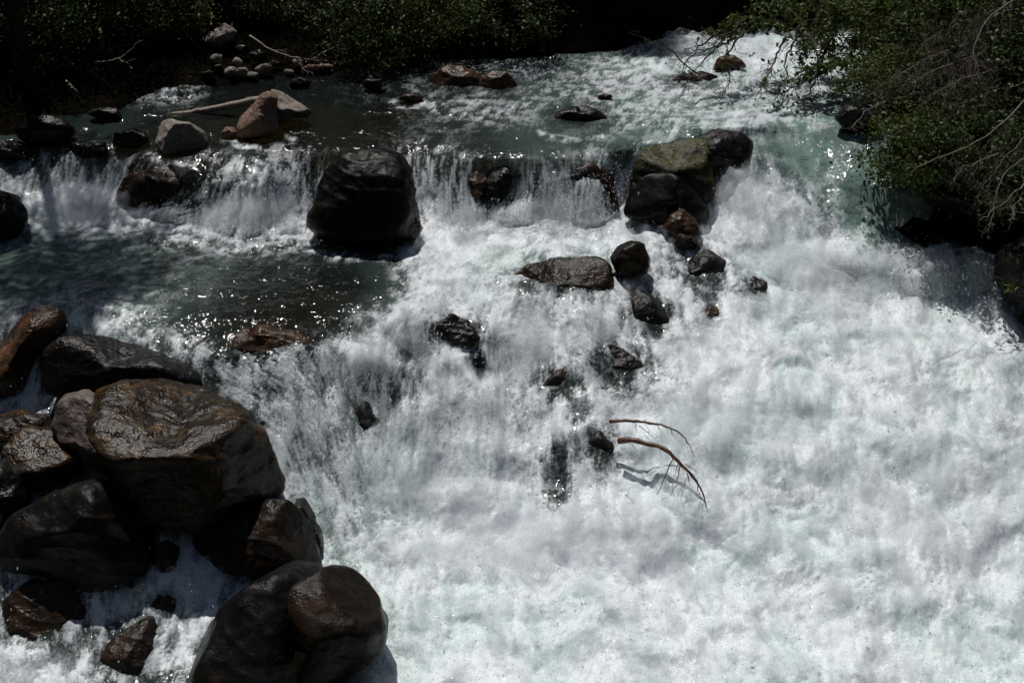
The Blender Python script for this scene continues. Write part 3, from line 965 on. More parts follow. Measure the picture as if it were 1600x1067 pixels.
rock('boulder', [(850, 335), (860, 270), (890, 248), (930, 248), (960, 270), (968, 335), (910, 350)], 'brown', 'brown rock mostly hidden by the white fall beside the mossy boulder', seed=47, back=0.6, sunk=1.05)
rock('boulder', [(978, 320), (990, 258), (1004, 232), (1040, 222), (1080, 216), (1108, 222), (1118, 262), (1116, 315), (1060, 338), (1000, 338)], 'mossy', 'big boulder crowned with olive moss beside the main chute', seed=48, back=0.45, planes=[(0, -.3, .95, .6), (0, -1, .1, .75)])
rock('boulder', [(1070, 250), (1082, 216), (1115, 203), (1152, 206), (1174, 226), (1176, 250), (1150, 275), (1134, 312), (1100, 318)], 'black', 'wet black rock behind the mossy boulder with water sliding over it', seed=49, back=0.75, base=(1110, 325))
rock('boulder', [(970, 338), (984, 294), (1010, 274), (1042, 272), (1086, 300), (1112, 328), (1104, 352), (1040, 350), (996, 348)], 'smooth', 'smooth slate black slab propped in front of the mossy boulder', seed=50, sharp=22, back=-0.1, planes=[(-.5, -.75, .5, .55), (.5, -.85, .1, .6)], rough=0.5)
rock('stone', [(1030, 360), (1046, 336), (1066, 326), (1090, 344), (1100, 366), (1060, 376)], 'rust', 'dark red stone at the foot of the slate black slab', 'stone', seed=51)
rock('stone', [(1050, 384), (1060, 366), (1082, 366), (1096, 384), (1070, 392)], 'brown', 'little brown stone just downstream of the dark red stone', 'stone', seed=52)
# --- middle shelf and cascade
rock('boulder', [(953, 404), (964, 384), (986, 375), (1006, 382), (1018, 402), (1013, 426), (990, 438), (964, 430)], 'smoothbrown', 'round dark brown boulder perched on the middle shelf', seed=53, rough=0.6)
rock('boulder', [(768, 482), (788, 440), (826, 414), (880, 402), (932, 400), (956, 412), (964, 450), (956, 484), (900, 492), (830, 494)], 'brown', 'wide brown rock with a veil of water dripping off its front', seed=54, deep=0.8, planes=[(0, -.35, .93, .55), (0, -1, 0, .7)], sunk=0.8)
rock('boulder', [(968, 512), (974, 466), (994, 449), (1016, 458), (1042, 482), (1064, 508), (1070, 536), (1030, 544), (995, 538)], 'black', 'pointed black rock streaked with thin white rivulets', seed=55, sunk=0.8)
rock('boulder', [(1052, 480), (1062, 424), (1084, 396), (1110, 390), (1136, 410), (1148, 448), (1146, 480), (1100, 492)], 'black', 'dark rounded rock under a glittering sheet of water', seed=56, sunk=1.08)
rock('boulder', [(1142, 472), (1154, 442), (1176, 430), (1198, 441), (1216, 470), (1180, 482)], 'black', 'low dark rock half buried in foam below the main chute', seed=57, sunk=1.08)
rock('stone', [(1092, 500), (1106, 476), (1120, 480), (1130, 496), (1112, 506)], 'rust', 'small rusty stone tip at the foot of the glittering rock', 'stone', seed=58, sunk=0.7)
rock('boulder', [(672, 545), (680, 506), (708, 492), (734, 502), (752, 518), (764, 545), (738, 560), (700, 552)], 'black', 'jagged black rock tip standing out of the white cascade', seed=59, rough=1.8, sunk=0.58)
rock('stone', [(722, 585), (734, 548), (752, 542), (764, 568), (748, 590)], 'black', 'dark rock glimpse just below the jagged black tip', 'stone', seed=60, sunk=0.9)
rock('boulder', [(850, 600), (874, 550), (918, 530), (962, 540), (994, 560), (1024, 584), (1030, 620), (980, 632), (900, 622)], 'black', 'broad dark rock showing through streaming water in mid cascade', seed=61, sunk=1.03)
rock('boulder', [(815, 640), (842, 592), (876, 574), (902, 590), (912, 632), (870, 655)], 'brown', 'brown topped rock beneath tumbling water in mid cascade', seed=62, sunk=1.03)
rock('boulder', [(840, 770), (846, 712), (868, 688), (890, 706), (902, 760), (874, 800)], 'black', 'narrow dark rock behind falling strands low in the cascade', seed=63, sunk=0.98)
rock('boulder', [(896, 740), (908, 690), (936, 668), (964, 690), (972, 740), (930, 760)], 'black', 'dark rock at the root of the reddish dead branch', seed=64, sunk=1.0)
rock('boulder', [(565, 650), (590, 592), (630, 578), (660, 600), (662, 645), (610, 662)], 'black', 'faint dark rock high in the left part of the cascade', seed=65, sunk=1.0)
rock('boulder', [(535, 700), (548, 640), (572, 622), (598, 650), (602, 710), (565, 720)], 'black', 'faint dark rock beside the left rim of the cascade', seed=66, sunk=1.0)
# --- left foreground
rock('boulder', [(-40, 620), (-20, 560), (18, 512), (48, 487), (78, 472), (100, 481), (106, 502), (94, 524), (70, 538), (52, 565), (42, 616), (0, 628)], 'rust', 'leaning brown boulder with a black end at the rim of the pool', seed=67, planes=[(-.45, -.55, .7, .5), (.7, -.7, .1, .55)])
rock('boulder', [(72, 612), (76, 545), (108, 522), (168, 527), (232, 545), (292, 566), (336, 592), (322, 618), (200, 620), (110, 624)], 'black', 'long flat black slab with water sheeting over its back edge', seed=68, deep=0.7, sharp=24, planes=[(.05, -.15, .98, .5), (0, -1, 0, .7)], rough=0.9)
rock('boulder', [(320, 555), (352, 522), (408, 506), (462, 514), (506, 535), (500, 560), (430, 574)], 'rust', 'brown rock under glinting water at the brink of the clear pool', seed=69, deep=1.0, sunk=0.85)
rock('boulder', [(128, 640), (150, 600), (196, 590), (260, 598), (330, 616), (396, 640), (416, 672), (432, 724), (440, 770), (402, 806), (330, 826), (240, 812), (196, 780), (170, 720)], 'gold', 'largest flat topped boulder with golden brown wet top and black front', seed=70, deep=1.0, planes=[(.05, -.2, .96, .55), (.05, -1, .05, .75), (.75, -.6, .1, .8)], sharp=24, rough=1.1)
rock('boulder', [(82, 668), (90, 618), (126, 608), (158, 616), (176, 655), (204, 696), (196, 750), (160, 735), (112, 705)], 'pink', 'pale pinkish streaked boulder pressed against the largest flat topped boulder', seed=71, back=-0.1, planes=[(-.4, -.6, .7, .6)])
rock('boulder', [(-6, 752), (0, 694), (28, 666), (80, 668), (118, 700), (138, 734), (104, 756), (50, 768)], 'gold', 'wet golden brown rock left of the pale pinkish boulder', seed=72, planes=[(0, -.3, .95, .5)])
rock('boulder', [(-40, 820), (-30, 722), (8, 718), (32, 748), (42, 784), (30, 812), (0, 830)], 'black', 'dark rock at the left edge above the smooth humped boulder', seed=73)
rock('boulder', [(-40, 712), (-30, 656), (20, 640), (78, 648), (96, 676), (30, 704)], 'gold', 'low brown rock where the little side fall lands', seed=74)
rock('boulder', [(-10, 862), (22, 806), (88, 764), (150, 747), (192, 752), (220, 788), (236, 830), (244, 878), (222, 910), (150, 918), (88, 905), (10, 890)], 'smooth', 'smooth humped black boulder below the largest flat topped boulder', seed=75, deep=0.9, rough=0.6, planes=[(0, -1, 0.1, .6)])
rock('boulder', [(298, 838), (324, 812), (380, 785), (430, 775), (456, 777), (482, 822), (504, 876), (482, 900), (410, 902), (345, 888), (310, 862)], 'smoothbrown', 'dark brown boulder at the lower rim of the cascade', seed=76, planes=[(0, -.5, .85, .7)], rough=0.7)
rock('boulder', [(278, 1120), (296, 1014), (338, 952), (400, 902), (450, 880), (502, 886), (520, 960), (510, 1067), (480, 1140), (350, 1150)], 'smooth', 'steep black boulder face sliding under thin water beside the round boulder', seed=77, back=0.1, rough=0.6, base=(400, 1080))
rock('boulder', [(440, 1090), (432, 970), (462, 905), (510, 880), (556, 898), (592, 934), (609, 970), (602, 1008), (562, 1050), (512, 1088), (470, 1110)], 'smoothbrown', 'big smooth rounded brown boulder at the foot of the cascade', seed=78, back=-0.05, rough=0.5, base=(530, 1075))
rock('boulder', [(-40, 1050), (-10, 935), (50, 902), (112, 905), (154, 940), (166, 990), (122, 1040), (50, 1062)], 'brown', 'dark brown rock draped with white rivulets under the humped boulder', seed=79, sunk=0.75)
rock('boulder', [(120, 1110), (146, 1026), (188, 986), (236, 962), (262, 996), (272, 1080), (220, 1130)], 'brown', 'dark rock roughened by splashes between the rivulets and the white gully', seed=80, sunk=0.75)
rock('stone', [(240, 880), (246, 850), (262, 842), (280, 858), (276, 886), (256, 896)], 'black', 'small black stone in the foaming gully between two boulders', 'stone', seed=81)
rock('stone', [(456, 782), (474, 778), (490, 806), (506, 850), (498, 862), (478, 830)], 'black', 'wet black rim stone on the cascade side of the dark brown boulder', 'stone', seed=82)
rock('stone', oval(255, 945, 24, 20, 83), 'brown', 'splashed brown stone below the small black stone in the gully', 'stone', seed=83, sunk=0.8)
# --- right bank
rock('boulder', [(1560, 425), (1564, 386), (1600, 366), (1660, 380), (1680, 520), (1640, 540), (1604, 512), (1582, 468)], 'black', 'black rock wall at the foot of the right bank', seed=84, back=0.3)
rock('boulder', [(1303, 188), (1318, 166), (1350, 160), (1380, 185), (1360, 212), (1324, 206)], 'black', 'dark hollow rock under the right bank bushes', seed=85)
rock('boulder', [(1420, 300), (1440, 270), (1500, 275), (1560, 330), (1590, 390), (1560, 400), (1490, 350)], 'black', 'long shaded rock ledge under the spruce on the right bank', seed=86, back=0.6)

# ------------------------------------------------------------------ the river in one mesh
tri = [f for f in water_F if f.shape[1] == 3]
o = make_obj('water', np.concatenate(water_V), [water_F[0]] + ([np.concatenate(tri)] if tri else []), M['water'], attrs={k: np.concatenate(v) for k, v in water_A.items()})
o['kind'] = 'structure'

# ------------------------------------------------------------------ spray
rs = np.random.RandomState(77)
pw = (F0 ** 2 * (0.10 + 1.4 * steep) * (0.3 + L3)) * depth_of(ZB, GV) ** -0.5
pw *= (GU > -60) & (GU < 1660) & (GV < 1110)
for (u, v, r, k) in [(480, 535, 60, 5), (620, 560, 90, 2), (800, 335, 120, 3), (1150, 300, 60, 4), (1400, 415, 130, 3), (1530, 400, 60, 4), (1080, 70, 80, 3), (900, 500, 160, 2), (1250, 420, 100, 2), (100, 290, 80, 3), (740, 150, 60, 2)]:
    pw *= 1 + k * np.exp(-((GU - u) ** 2 + (GV - v) ** 2 * 2.5) / r ** 2)
cdf = np.cumsum(pw.ravel())
ND = 34000
pick = np.searchsorted(cdf, rs.rand(ND) * cdf[-1])
C = WD.reshape(-1, 3)[pick] + NRM.reshape(-1, 3)[pick] * (0.01 + rs.exponential(0.065, ND))[:, None] + rs.normal(size=(ND, 3)) * 0.02
r = rs.lognormal(math.log(0.0037), 0.5, ND)
ax = rs.normal(size=(ND, 3)) * 0.5 + np.array([0, -0.3, -1])
ax /= np.linalg.norm(ax, axis=1)[:, None]
e1 = np.cross(ax, [1.0, 0.1, 0])
e1 /= np.linalg.norm(e1, axis=1)[:, None]
e2 = np.cross(ax, e1)
st_ = rs.uniform(1.0, 2.4, ND)
SVv = np.stack([C + ax * (r * st_)[:, None], C + e1 * r[:, None], C + e2 * r[:, None], C - e1 * r[:, None], C - e2 * r[:, None], C - ax * (r * st_)[:, None]], 1)
oc = np.array([[0, 1, 2], [0, 2, 3], [0, 3, 4], [0, 4, 1], [5, 2, 1], [5, 3, 2], [5, 4, 3], [5, 1, 4]])
SF = (np.arange(ND)[:, None, None] * 6 + oc[None]).reshape(-1, 3)
o = make_obj('spray', SVv.reshape(-1, 3), SF, M['spray'])
o['kind'] = 'stuff'
o['label'] = 'fine white droplets flying above the rapids'

# thin torn sheets of spray thrown up over the white water
mv, mf, ma, mn = [], [], [], 0
SPL = np.zeros_like(F0)
for (u, v, a_, b_, k_) in [(480, 540, 70, 40, 1), (620, 545, 110, 60, .7), (800, 335, 150, 22, .8), (1160, 300, 55, 50, 1), (1400, 410, 170, 40, .9), (400, 340, 100, 26, .9), (130, 320, 120, 30, .6), (250, 335, 60, 20, .7),
                           (900, 520, 190, 70, .6), (1250, 430, 120, 60, .7), (850, 840, 260, 60, .8), (1150, 660, 150, 60, .6), (740, 850, 110, 60, .6), (1080, 72, 90, 12, .7), (740, 150, 70, 12, .6), (620, 760, 120, 110, .5), (1450, 800, 200, 120, .4)]:
    SPL = np.maximum(SPL, k_ * np.exp(-((GU - u) / a_) ** 2 - ((GV - v) / b_) ** 2))
for k in range(2):
    n_a = norm01(fbm2(wx * 3.1 + 7 * k, wy * 3.1, 301 + 9 * k, 4, 0.6))
    n_b = norm01(lic(fbm2(wx * 11, wy * 11 + 5 * k, 331 + 9 * k, 3, 0.65), 3, 2.5))
    al = smooth01(0.62, 1.25, 0.55 * F0 + 0.45 * SPL + 0.55 * n_a + 0.35 * n_b - 0.25) * smooth01(0.3, 0.75, F0) * (0.5 + 0.35 * SPL) * (1 - 0.45 * stk)
    up = 0.03 + 0.035 * k + 0.05 * SPL + 0.06 * (n_a - 0.4) + 0.03 * (n_b - 0.5)
    q = (WD + NRM * up[..., None] + np.array([0, -0.02, 0.02]) * (SPL * (1 + k))[..., None])[::2, ::2]
    ii = np.arange(q.shape[0] * q.shape[1]).reshape(q.shape[:2])
    a2 = al[::2, ::2]
    fq = np.stack([ii[1:, :-1], ii[1:, 1:], ii[:-1, 1:], ii[:-1, :-1]], -1).reshape(-1, 4)
    fq = fq[a2.ravel()[fq].max(1) > 0.02]
    mv.append(q.reshape(-1, 3)); mf.append(fq + mn); ma.append(a2.ravel()); mn += q.shape[0] * q.shape[1]
o = make_obj('mist', np.concatenate(mv), np.concatenate(mf), M['mist'], attrs={'alpha': np.concatenate(ma)})
o['kind'] = 'stuff'
o['label'] = 'thin torn sheets of white spray over the rapids'

#VEGETATION#
# ------------------------------------------------------------------ hills closing the valley
az = np.linspace(0, 2 * np.pi, 181)[:-1]
rr_ = np.concatenate([np.linspace(0.5, 30, 14), np.linspace(33, 75, 22)])
AZ, RR = np.meshgrid(az, rr_, indexing='ij')
HX, HY = RR * np.sin(AZ), 6 + RR * np.cos(AZ)
HZ = -0.8 + np.interp(RR, [0, 20, 30, 40, 75], [0, 0, 3, 16, 62]) + np.interp(RR, [0, 20, 40, 75], [0, 0.5, 2.5, 5]) * fbm2(HX * 0.12, HY * 0.12, 71, 5, 0.6)
HZ = np.where((RR < 30) & (HY > 5), -0.8, HZ)
hi = np.arange(AZ.size).reshape(AZ.shape)
hn = np.roll(hi, -1, 0)
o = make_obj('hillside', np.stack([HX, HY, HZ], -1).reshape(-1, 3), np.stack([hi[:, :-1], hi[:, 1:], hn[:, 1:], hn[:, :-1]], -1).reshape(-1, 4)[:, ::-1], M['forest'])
o['kind'] = 'structure'

# ------------------------------------------------------------------ plants
def curve(pts, n):
    pts = np.asarray(pts, float)
    d = np.concatenate([[0], np.cumsum(np.linalg.norm(np.diff(pts, axis=0), axis=1))])
    q = np.linspace(0, d[-1], n)
    c = np.stack([np.interp(q, d, pts[:, k]) for k in range(3)], 1)
    for _ in range(2):
        c[1:-1] = 0.25 * c[:-2] + 0.5 * c[1:-1] + 0.25 * c[2:]
    return c

def twig_path(p, d, length, rng, n=6, wob=0.25, droop=0.0):
    pts = [np.array(p, float)]
    d = np.array(d, float)
    d /= np.linalg.norm(d)
    for k in range(n):
        d = d + rng.normal(size=3) * wob + np.array([0, 0, -droop])
        d /= np.linalg.norm(d)
        pts.append(pts[-1] + d * length / n)
    return np.array(pts)

def bough(wood, leaf, path, r0, rng, twigs=14, tl=0.5, r1=None, droop=0.05, sub=3, nleaf=0, lsize=0.05, start=0.15, leaf_chance=1.0, tw_dir=None, up=0.5, tr=0.22):
    path = np.asarray(path)
    wood.tube(path, r0, r0 * 0.25 if r1 is None else r1, 5, rng, 0.15)
    n = len(path)
    for k in range(twigs):
        f = rng.uniform(start, 1.0)
        q = f * (n - 1)
        i = min(int(q), n - 2)
        p = path[i] + (path[i + 1] - path[i]) * (q - i)
        ax = path[i + 1] - path[i]
        ax /= np.linalg.norm(ax) + 1e-9
        d = ax * 0.6 + rng.normal(size=3) * 0.6 + (np.array(tw_dir) if tw_dir is not None else 0)
        L = tl * rng.uniform(0.4, 1.0) * (1.15 - 0.6 * f)
        t = twig_path(p, d, L, rng, 6, 0.25, droop)
        rr = max(0.0018, r0 * tr * (1 - 0.4 * f))
        wood.tube(t, rr, rr * 0.4, 3)
        for _ in range(sub):
            j = rng.randint(1, 6)
            t2 = twig_path(t[j], (t[j] - t[j - 1]) / (np.linalg.norm(t[j] - t[j - 1]) + 1e-9) + rng.normal(size=3) * 0.7, L * rng.uniform(0.3, 0.6), rng, 4, 0.3, droop)
            wood.tube(t2, rr * 0.6, rr * 0.3, 3)
            if leaf is not None and nleaf and rng.rand() < leaf_chance:
                leaf.leaves(t2[rng.randint(0, 5, nleaf)] + rng.normal(size=(nleaf, 3)) * 0.03, lsize, rng, up)
        if leaf is not None and nleaf and rng.rand() < leaf_chance:
            leaf.leaves(t[rng.randint(1, 7, nleaf)] + rng.normal(size=(nleaf, 3)) * 0.03, lsize, rng, up)

def shrub(u, v, t, h, r, label, cat='shrub', group=None, seed=0, clusters=110, per=42, lsize=0.066, mat='leaf', name='shrub', lean=(0, 0), out=(0, 0.3)):
    rng = np.random.RandomState(seed + 500)
    x, y, zc = at_depth(u, v, np.array(float(t)))
    gz = bank_z(x, y)
    z = max(zc - h * 0.52, gz - 0.1)
    root = empty(name, (x + out[0], y + out[1], bank_z(x + out[0], y + out[1]) - 0.05))
    base = np.array([x + out[0], y + out[1], bank_z(x + out[0], y + out[1]) - 0.1])
    wood, leaf = MB(), MB()
    # clumps fill an uneven crown
    d = rng.normal(size=(clusters, 3))
    d /= np.linalg.norm(d, axis=1)[:, None]
    rad = rng.uniform(0.35, 1.0, clusters) ** 0.6 * (1 + 0.35 * perlin3(d * 1.8 + seed, 3))
    C = d * rad[:, None] * np.array([r, r, h * 0.5]) + np.array([x + lean[0], y + lean[1], z + h * 0.52])
    C[:, 2] = np.maximum(C[:, 2], z + 0.06)
    for c in C[:: 3]:
        mid = base + (c - base) * np.array([0.35, 0.35, 0.6]) + rng.normal(size=3) * 0.08
        wood.tube(curve([base + rng.normal(size=3) * np.array([.12, .12, 0]), mid, c], 8), 0.014, 0.003, 4, rng, 0.1)
    for c in C:
        s = rng.uniform(0.06, 0.17)
        k = int(per * rng.uniform(0.5, 1.4))
        P = c + rng.normal(size=(k, 3)) * np.array([s, s, s * 0.6])
        leaf.leaves(P, lsize, rng, 0.55)
        for _ in range(2):
            wood.tube(twig_path(c, rng.normal(size=3), 0.25, rng, 4, 0.3), 0.0035, 0.0015, 3)
    wood.build('stem', M['bark'], root)
    leaf.build('foliage', M[mat], root, smooth=False)
    tag(root, label, cat, group)
    return root

def spruce(x, y, h, r, label, seed=0, clear=0.1, mat='needle', name='spruce_tree', group=None, nb=110, blades=46, z=None, bl=0.2):
    rng = np.random.RandomState(seed + 900)
    z = bank_z(x, y) if z is None else z
    root = empty(name, (x, y, z - 0.1))
    wood, br, leaf = MB(), MB(), MB()
    tp = curve([(x, y, z - 0.3), (x + rng.normal() * .1, y, z + h * .5), (x, y, z + h)], 12)
    wood.tube(tp, 0.02 + h * 0.009, 0.015, 8, rng, 0.05)
    for k in range(nb):
        f = clear + (1 - clear) * (k + rng.rand()) / nb
        a = k * 2.4 + rng.uniform(-.3, .3)
        L = r * (1 - f) ** 0.8 / (1 - clear) ** 0.8 * rng.uniform(0.75, 1.1) + 0.08
        p = np.array([x, y, z + h * f])
        d = np.array([math.cos(a), math.sin(a), 0.1 - 0.35 * (1 - f)])
        t = p + d * np.linspace(0, L, 8)[:, None] + np.array([0, 0, 1.0]) * (0.25 * L * np.linspace(0, 1, 8) ** 2 - 0.22 * L * np.linspace(0, 1, 8))[:, None] + rng.normal(size=(8, 3)) * 0.02
        br.tube(t, 0.008 + 0.008 * L, 0.003, 4)
        nbld = int(blades * (0.35 + L / max(r, .3)))
        q = rng.uniform(0.12, 1, nbld) ** 0.8 * 7
        i = np.minimum(q.astype(int), 6)
        C = t[i] + (t[i + 1] - t[i]) * (q - i)[:, None]
        side = np.cross(d, [0, 0, 1])
        off = rng.uniform(-1, 1, nbld) * 0.32 * L * (1.1 - q / 7)
        C = C + side * off[:, None] + np.array([0, 0, -1]) * (np.abs(off) * 0.35 + rng.uniform(0, .06, nbld))[:, None]
        leaf.leaves(C, bl, rng, 0.6, 0.16, direc=d * 1.1 + side * np.sign(off)[:, None] * 0.9 + np.array([0, 0, -0.35]))
        leaf.leaves(C + rng.normal(size=C.shape) * 0.03, bl * 0.7, rng, 0.2, 0.2, direc=d * 0.5)
    wood.build('trunk', M['bark'], root)
    br.build('branch', M['bark'], root)
    leaf.build('crown', M[mat], root, smooth=False)
    tag(root, label, 'tree', group)
    return root

GS = 'dark spruces on the shaded bank'
spruce(-6.75, 15.3, 11.0, 1.9, 'tall spruce with a bare lower trunk rising from the left bank shrubs', 1, clear=0.56)
spruce(-9.2, 20.6, 11.0, 2.1, 'spruce standing farthest back in the shade behind the left bank shrubs', 2, clear=0.06, group=GS)
spruce(-6.3, 21.8, 9.0, 1.9, 'slim spruce in the shade directly behind the green shrub with the pale stone', 3, clear=0.06, group=GS)
spruce(-12.0, 18.0, 10, 2.2, 'spruce at the dark left end of the bank beyond the overhanging shrub', 4, clear=0.06, group=GS)
spruce(-3.9, 22.6, 8.5, 1.8, 'spruce in the shade behind the long driftwood branch', 5, clear=0.06, group=GS)
GF = 'black spruces crowding the far bank'
for k, (x_, y_, h_, r_, l_) in enumerate([(-1.2, 20.9, 5.0, 1.5, 'black spruce on the far bank beside the bright green bush'), (0.7, 21.8, 5.0, 1.6, 'broad black spruce in the darkest part of the far bank'), (2.2, 23.0, 5.0, 1.6, 'black spruce where the white water comes round the bend'),
                                           (3.9, 23.4, 4.5, 1.5, 'black spruce behind the arching sparse twig'), (5.8, 23.2, 5.0, 1.5, 'black spruce behind the tips of the alder boughs')]):
    spruce(x_, y_, h_, r_, l_, 60 + k, clear=0.01, group=GF, nb=90, blades=60)
spruce(8.1, 15.6, 9.0, 2.3, 'dense spruce leaning over the right bank above the chute', 7, clear=0.12)
spruce(8.4, 19.5, 9.0, 2.2, 'spruce on the right bank behind the alder boughs', 8, clear=0.05)
spruce(6.75, 11.3, 2.9, 1.25, 'young spruce with bright yellow green tips at the right edge', 9, clear=0.1, mat='needle_tip', nb=60, blades=50, bl=0.09)

GL = 'leafy shrubs along the left bank'
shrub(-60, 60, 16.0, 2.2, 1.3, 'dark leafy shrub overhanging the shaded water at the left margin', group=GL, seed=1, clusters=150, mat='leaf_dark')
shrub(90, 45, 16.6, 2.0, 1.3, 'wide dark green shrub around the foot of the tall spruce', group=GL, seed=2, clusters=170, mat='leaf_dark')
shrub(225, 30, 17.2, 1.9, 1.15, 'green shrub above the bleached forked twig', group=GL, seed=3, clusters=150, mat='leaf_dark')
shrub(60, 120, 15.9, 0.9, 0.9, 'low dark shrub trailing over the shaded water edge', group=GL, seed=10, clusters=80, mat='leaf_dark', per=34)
shrub(290, 70, 17.0, 0.8, 0.5, 'yellowish green tuft of leaves left of the pale wedge shaped stone', group=GL, seed=8, clusters=40)
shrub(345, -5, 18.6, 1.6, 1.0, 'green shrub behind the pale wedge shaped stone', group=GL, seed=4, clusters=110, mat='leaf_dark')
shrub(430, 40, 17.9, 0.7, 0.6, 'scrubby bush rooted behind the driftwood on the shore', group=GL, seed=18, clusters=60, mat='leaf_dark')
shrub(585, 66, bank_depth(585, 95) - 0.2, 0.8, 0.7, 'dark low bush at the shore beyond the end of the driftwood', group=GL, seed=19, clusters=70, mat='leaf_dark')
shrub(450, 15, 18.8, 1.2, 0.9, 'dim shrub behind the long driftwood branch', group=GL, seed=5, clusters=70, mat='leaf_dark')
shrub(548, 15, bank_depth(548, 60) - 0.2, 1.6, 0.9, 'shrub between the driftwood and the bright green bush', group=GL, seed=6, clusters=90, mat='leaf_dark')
shrub(672, 30, bank_depth(672, 75) - 0.25, 1.5, 0.75, 'brighter green bush at the far shore above the rust brown humps', group=GL, seed=7, clusters=110)
shrub(800, 40, bank_depth(800, 75) - 0.1, 1.1, 0.8, 'dark bush clinging to the steep far bank right of the bright one', group=GL, seed=20, clusters=80, mat='leaf_dark')
shrub(762, 86, 18.0, 0.28, 0.22, 'small yellow green tuft at the water edge of the far bank', seed=9, clusters=12, per=20)

GR = 'bushes on the right bank'
shrub(1430, 238, 13.5, 0.95, 0.62, 'low green bush hanging over the chute beside the dark hollow rock', group=GR, seed=11, clusters=120, lsize=0.058, out=(0.6, 0.3))
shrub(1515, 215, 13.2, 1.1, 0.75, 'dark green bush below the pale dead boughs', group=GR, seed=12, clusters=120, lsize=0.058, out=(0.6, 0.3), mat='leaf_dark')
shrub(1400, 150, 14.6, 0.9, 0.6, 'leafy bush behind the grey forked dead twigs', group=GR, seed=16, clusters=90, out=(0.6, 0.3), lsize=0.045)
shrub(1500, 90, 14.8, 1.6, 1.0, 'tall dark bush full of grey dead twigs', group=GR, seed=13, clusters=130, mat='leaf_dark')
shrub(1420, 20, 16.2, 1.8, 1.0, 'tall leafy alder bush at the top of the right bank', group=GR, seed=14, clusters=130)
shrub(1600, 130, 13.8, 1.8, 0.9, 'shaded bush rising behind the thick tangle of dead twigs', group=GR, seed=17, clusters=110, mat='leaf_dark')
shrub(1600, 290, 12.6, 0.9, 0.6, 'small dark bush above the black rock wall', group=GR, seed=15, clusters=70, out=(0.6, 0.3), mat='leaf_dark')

def px_path(pts, t0, t1, n=16, rng=None, wob=0.0):
    t = np.linspace(t0, t1, len(pts))
    P = np.array([at_depth(u, v, np.array(q)) for (u, v), q in zip(pts, t)])
    c = curve(P, n)
    if rng is not None and wob:
        c[1:-1] += rng.normal(size=(n - 2, 3)) * wob
    return c

# alder boughs hanging over the stream from the right
rng = np.random.RandomState(321)
root = empty('alder_tree', (6.2, 16.2, bank_z(6.2, 16.2)))
wood, leaf, limb = MB(), MB(), MB()
limb.tube(curve([(6.3, 16.3, bank_z(6.2, 16.2) - .2), (6.15, 16.1, 4.1), (5.8, 15.9, 4.7), (5.3, 15.8, 5.0)], 12), 0.07, 0.035, 7, rng, 0.08)
limb.tube(curve([(6.3, 16.3, bank_z(6.2, 16.2) - .2), (6.3, 15.9, 3.9), (5.9, 15.4, 4.4), (5.2, 15.1, 4.6)], 12), 0.06, 0.03, 7, rng, 0.08)
for pts, t0, t1, lf, tw in [
        ([(1440, 40), (1360, 30), (1260, 32), (1180, 34), (1140, 46), (1096, 52)], 16.4, 15.6, 9, 26),
        ([(1430, 10), (1340, 5), (1260, 10), (1190, 14), (1150, 24)], 16.6, 16.0, 9, 26),
        ([(1450, 70), (1390, 62), (1330, 60), (1270, 55), (1225, 60)], 16.2, 15.4, 9, 28),
        ([(1450, 90), (1400, 84), (1340, 76), (1290, 72), (1255, 78)], 15.8, 15.2, 10, 26),
        ([(1440, 100), (1380, 96), (1330, 96), (1290, 100), (1265, 112)], 15.6, 15.0, 8, 20),
        ([(1330, 90), (1300, 105), (1278, 122), (1250, 130), (1225, 143), (1205, 160)], 15.4, 14.9, 2, 18),
        ([(1276, 118), (1270, 135), (1262, 150), (1250, 168)], 15.1, 14.9, 3, 8),
        ([(1225, 60), (1215, 85), (1205, 105), (1195, 128), (1184, 146)], 15.5, 15.0, 2, 12),
        ([(1160, 50), (1148, 70), (1130, 90), (1145, 120), (1128, 150)], 15.7, 15.2, 1, 14),
        ([(1140, 46), (1105, 62), (1085, 82), (1068, 100), (1062, 130)], 15.8, 15.3, 1, 16),
        ([(1165, 32), (1130, 60), (1100, 96), (1075, 120), (1066, 145)], 15.6, 15.2, 0, 16),
        ([(1250, 40), (1238, 75), (1222, 98), (1235, 120), (1215, 140)], 15.5, 15.0, 1, 12),
        ([(1150, 60), (1120, 75), (1096, 80), (1072, 76)], 15.8, 15.5, 0, 10),
        ([(1300, 60), (1285, 90), (1262, 110), (1240, 122)], 15.4, 15.1, 4, 10),
        ([(1410, 60), (1395, 90), (1370, 110), (1345, 118), (1320, 130)], 15.2, 14.8, 8, 16),
        ([(1440, 20), (1380, 14), (1330, 22), (1300, 20)], 15.8, 15.3, 10, 22)]:
    bough(wood, leaf, px_path(pts, t0, t1, 16, rng, 0.012), 0.018, rng, int(tw * 1.5), 0.46, droop=0.10, tr=0.36, nleaf=lf, lsize=0.07, leaf_chance=0.75 if lf > 3 else 0.3, sub=3)
limb.build('trunk', M['bark'], root)
wood.build('branch', M['bark'], root)
leaf.build('foliage', M['leaf'], root, smooth=False)
tag(root, 'leafy alder reaching over the white water with dangling bare twigs', 'tree')

# one leafless twig reaching out alone over the far water
wood, leaf = MB(), MB()
root = empty('overhanging_twig', at_depth(1090, 118, np.array(16.4)))
bough(wood, leaf, px_path([(1095, 118), (1068, 102), (1052, 82), (1030, 70), (1010, 62), (988, 54)], 16.4, 16.2, 14, rng, 0.01), 0.014, rng, 18, 0.34, tr=0.35, nleaf=2, lsize=0.045, leaf_chance=0.5)
wood.build('branch', M['bark'], root)
leaf.build('foliage', M['leaf_dark'], root, smooth=False)
tag(root, 'thin sparse twig arching over the far white water alone', 'branch')

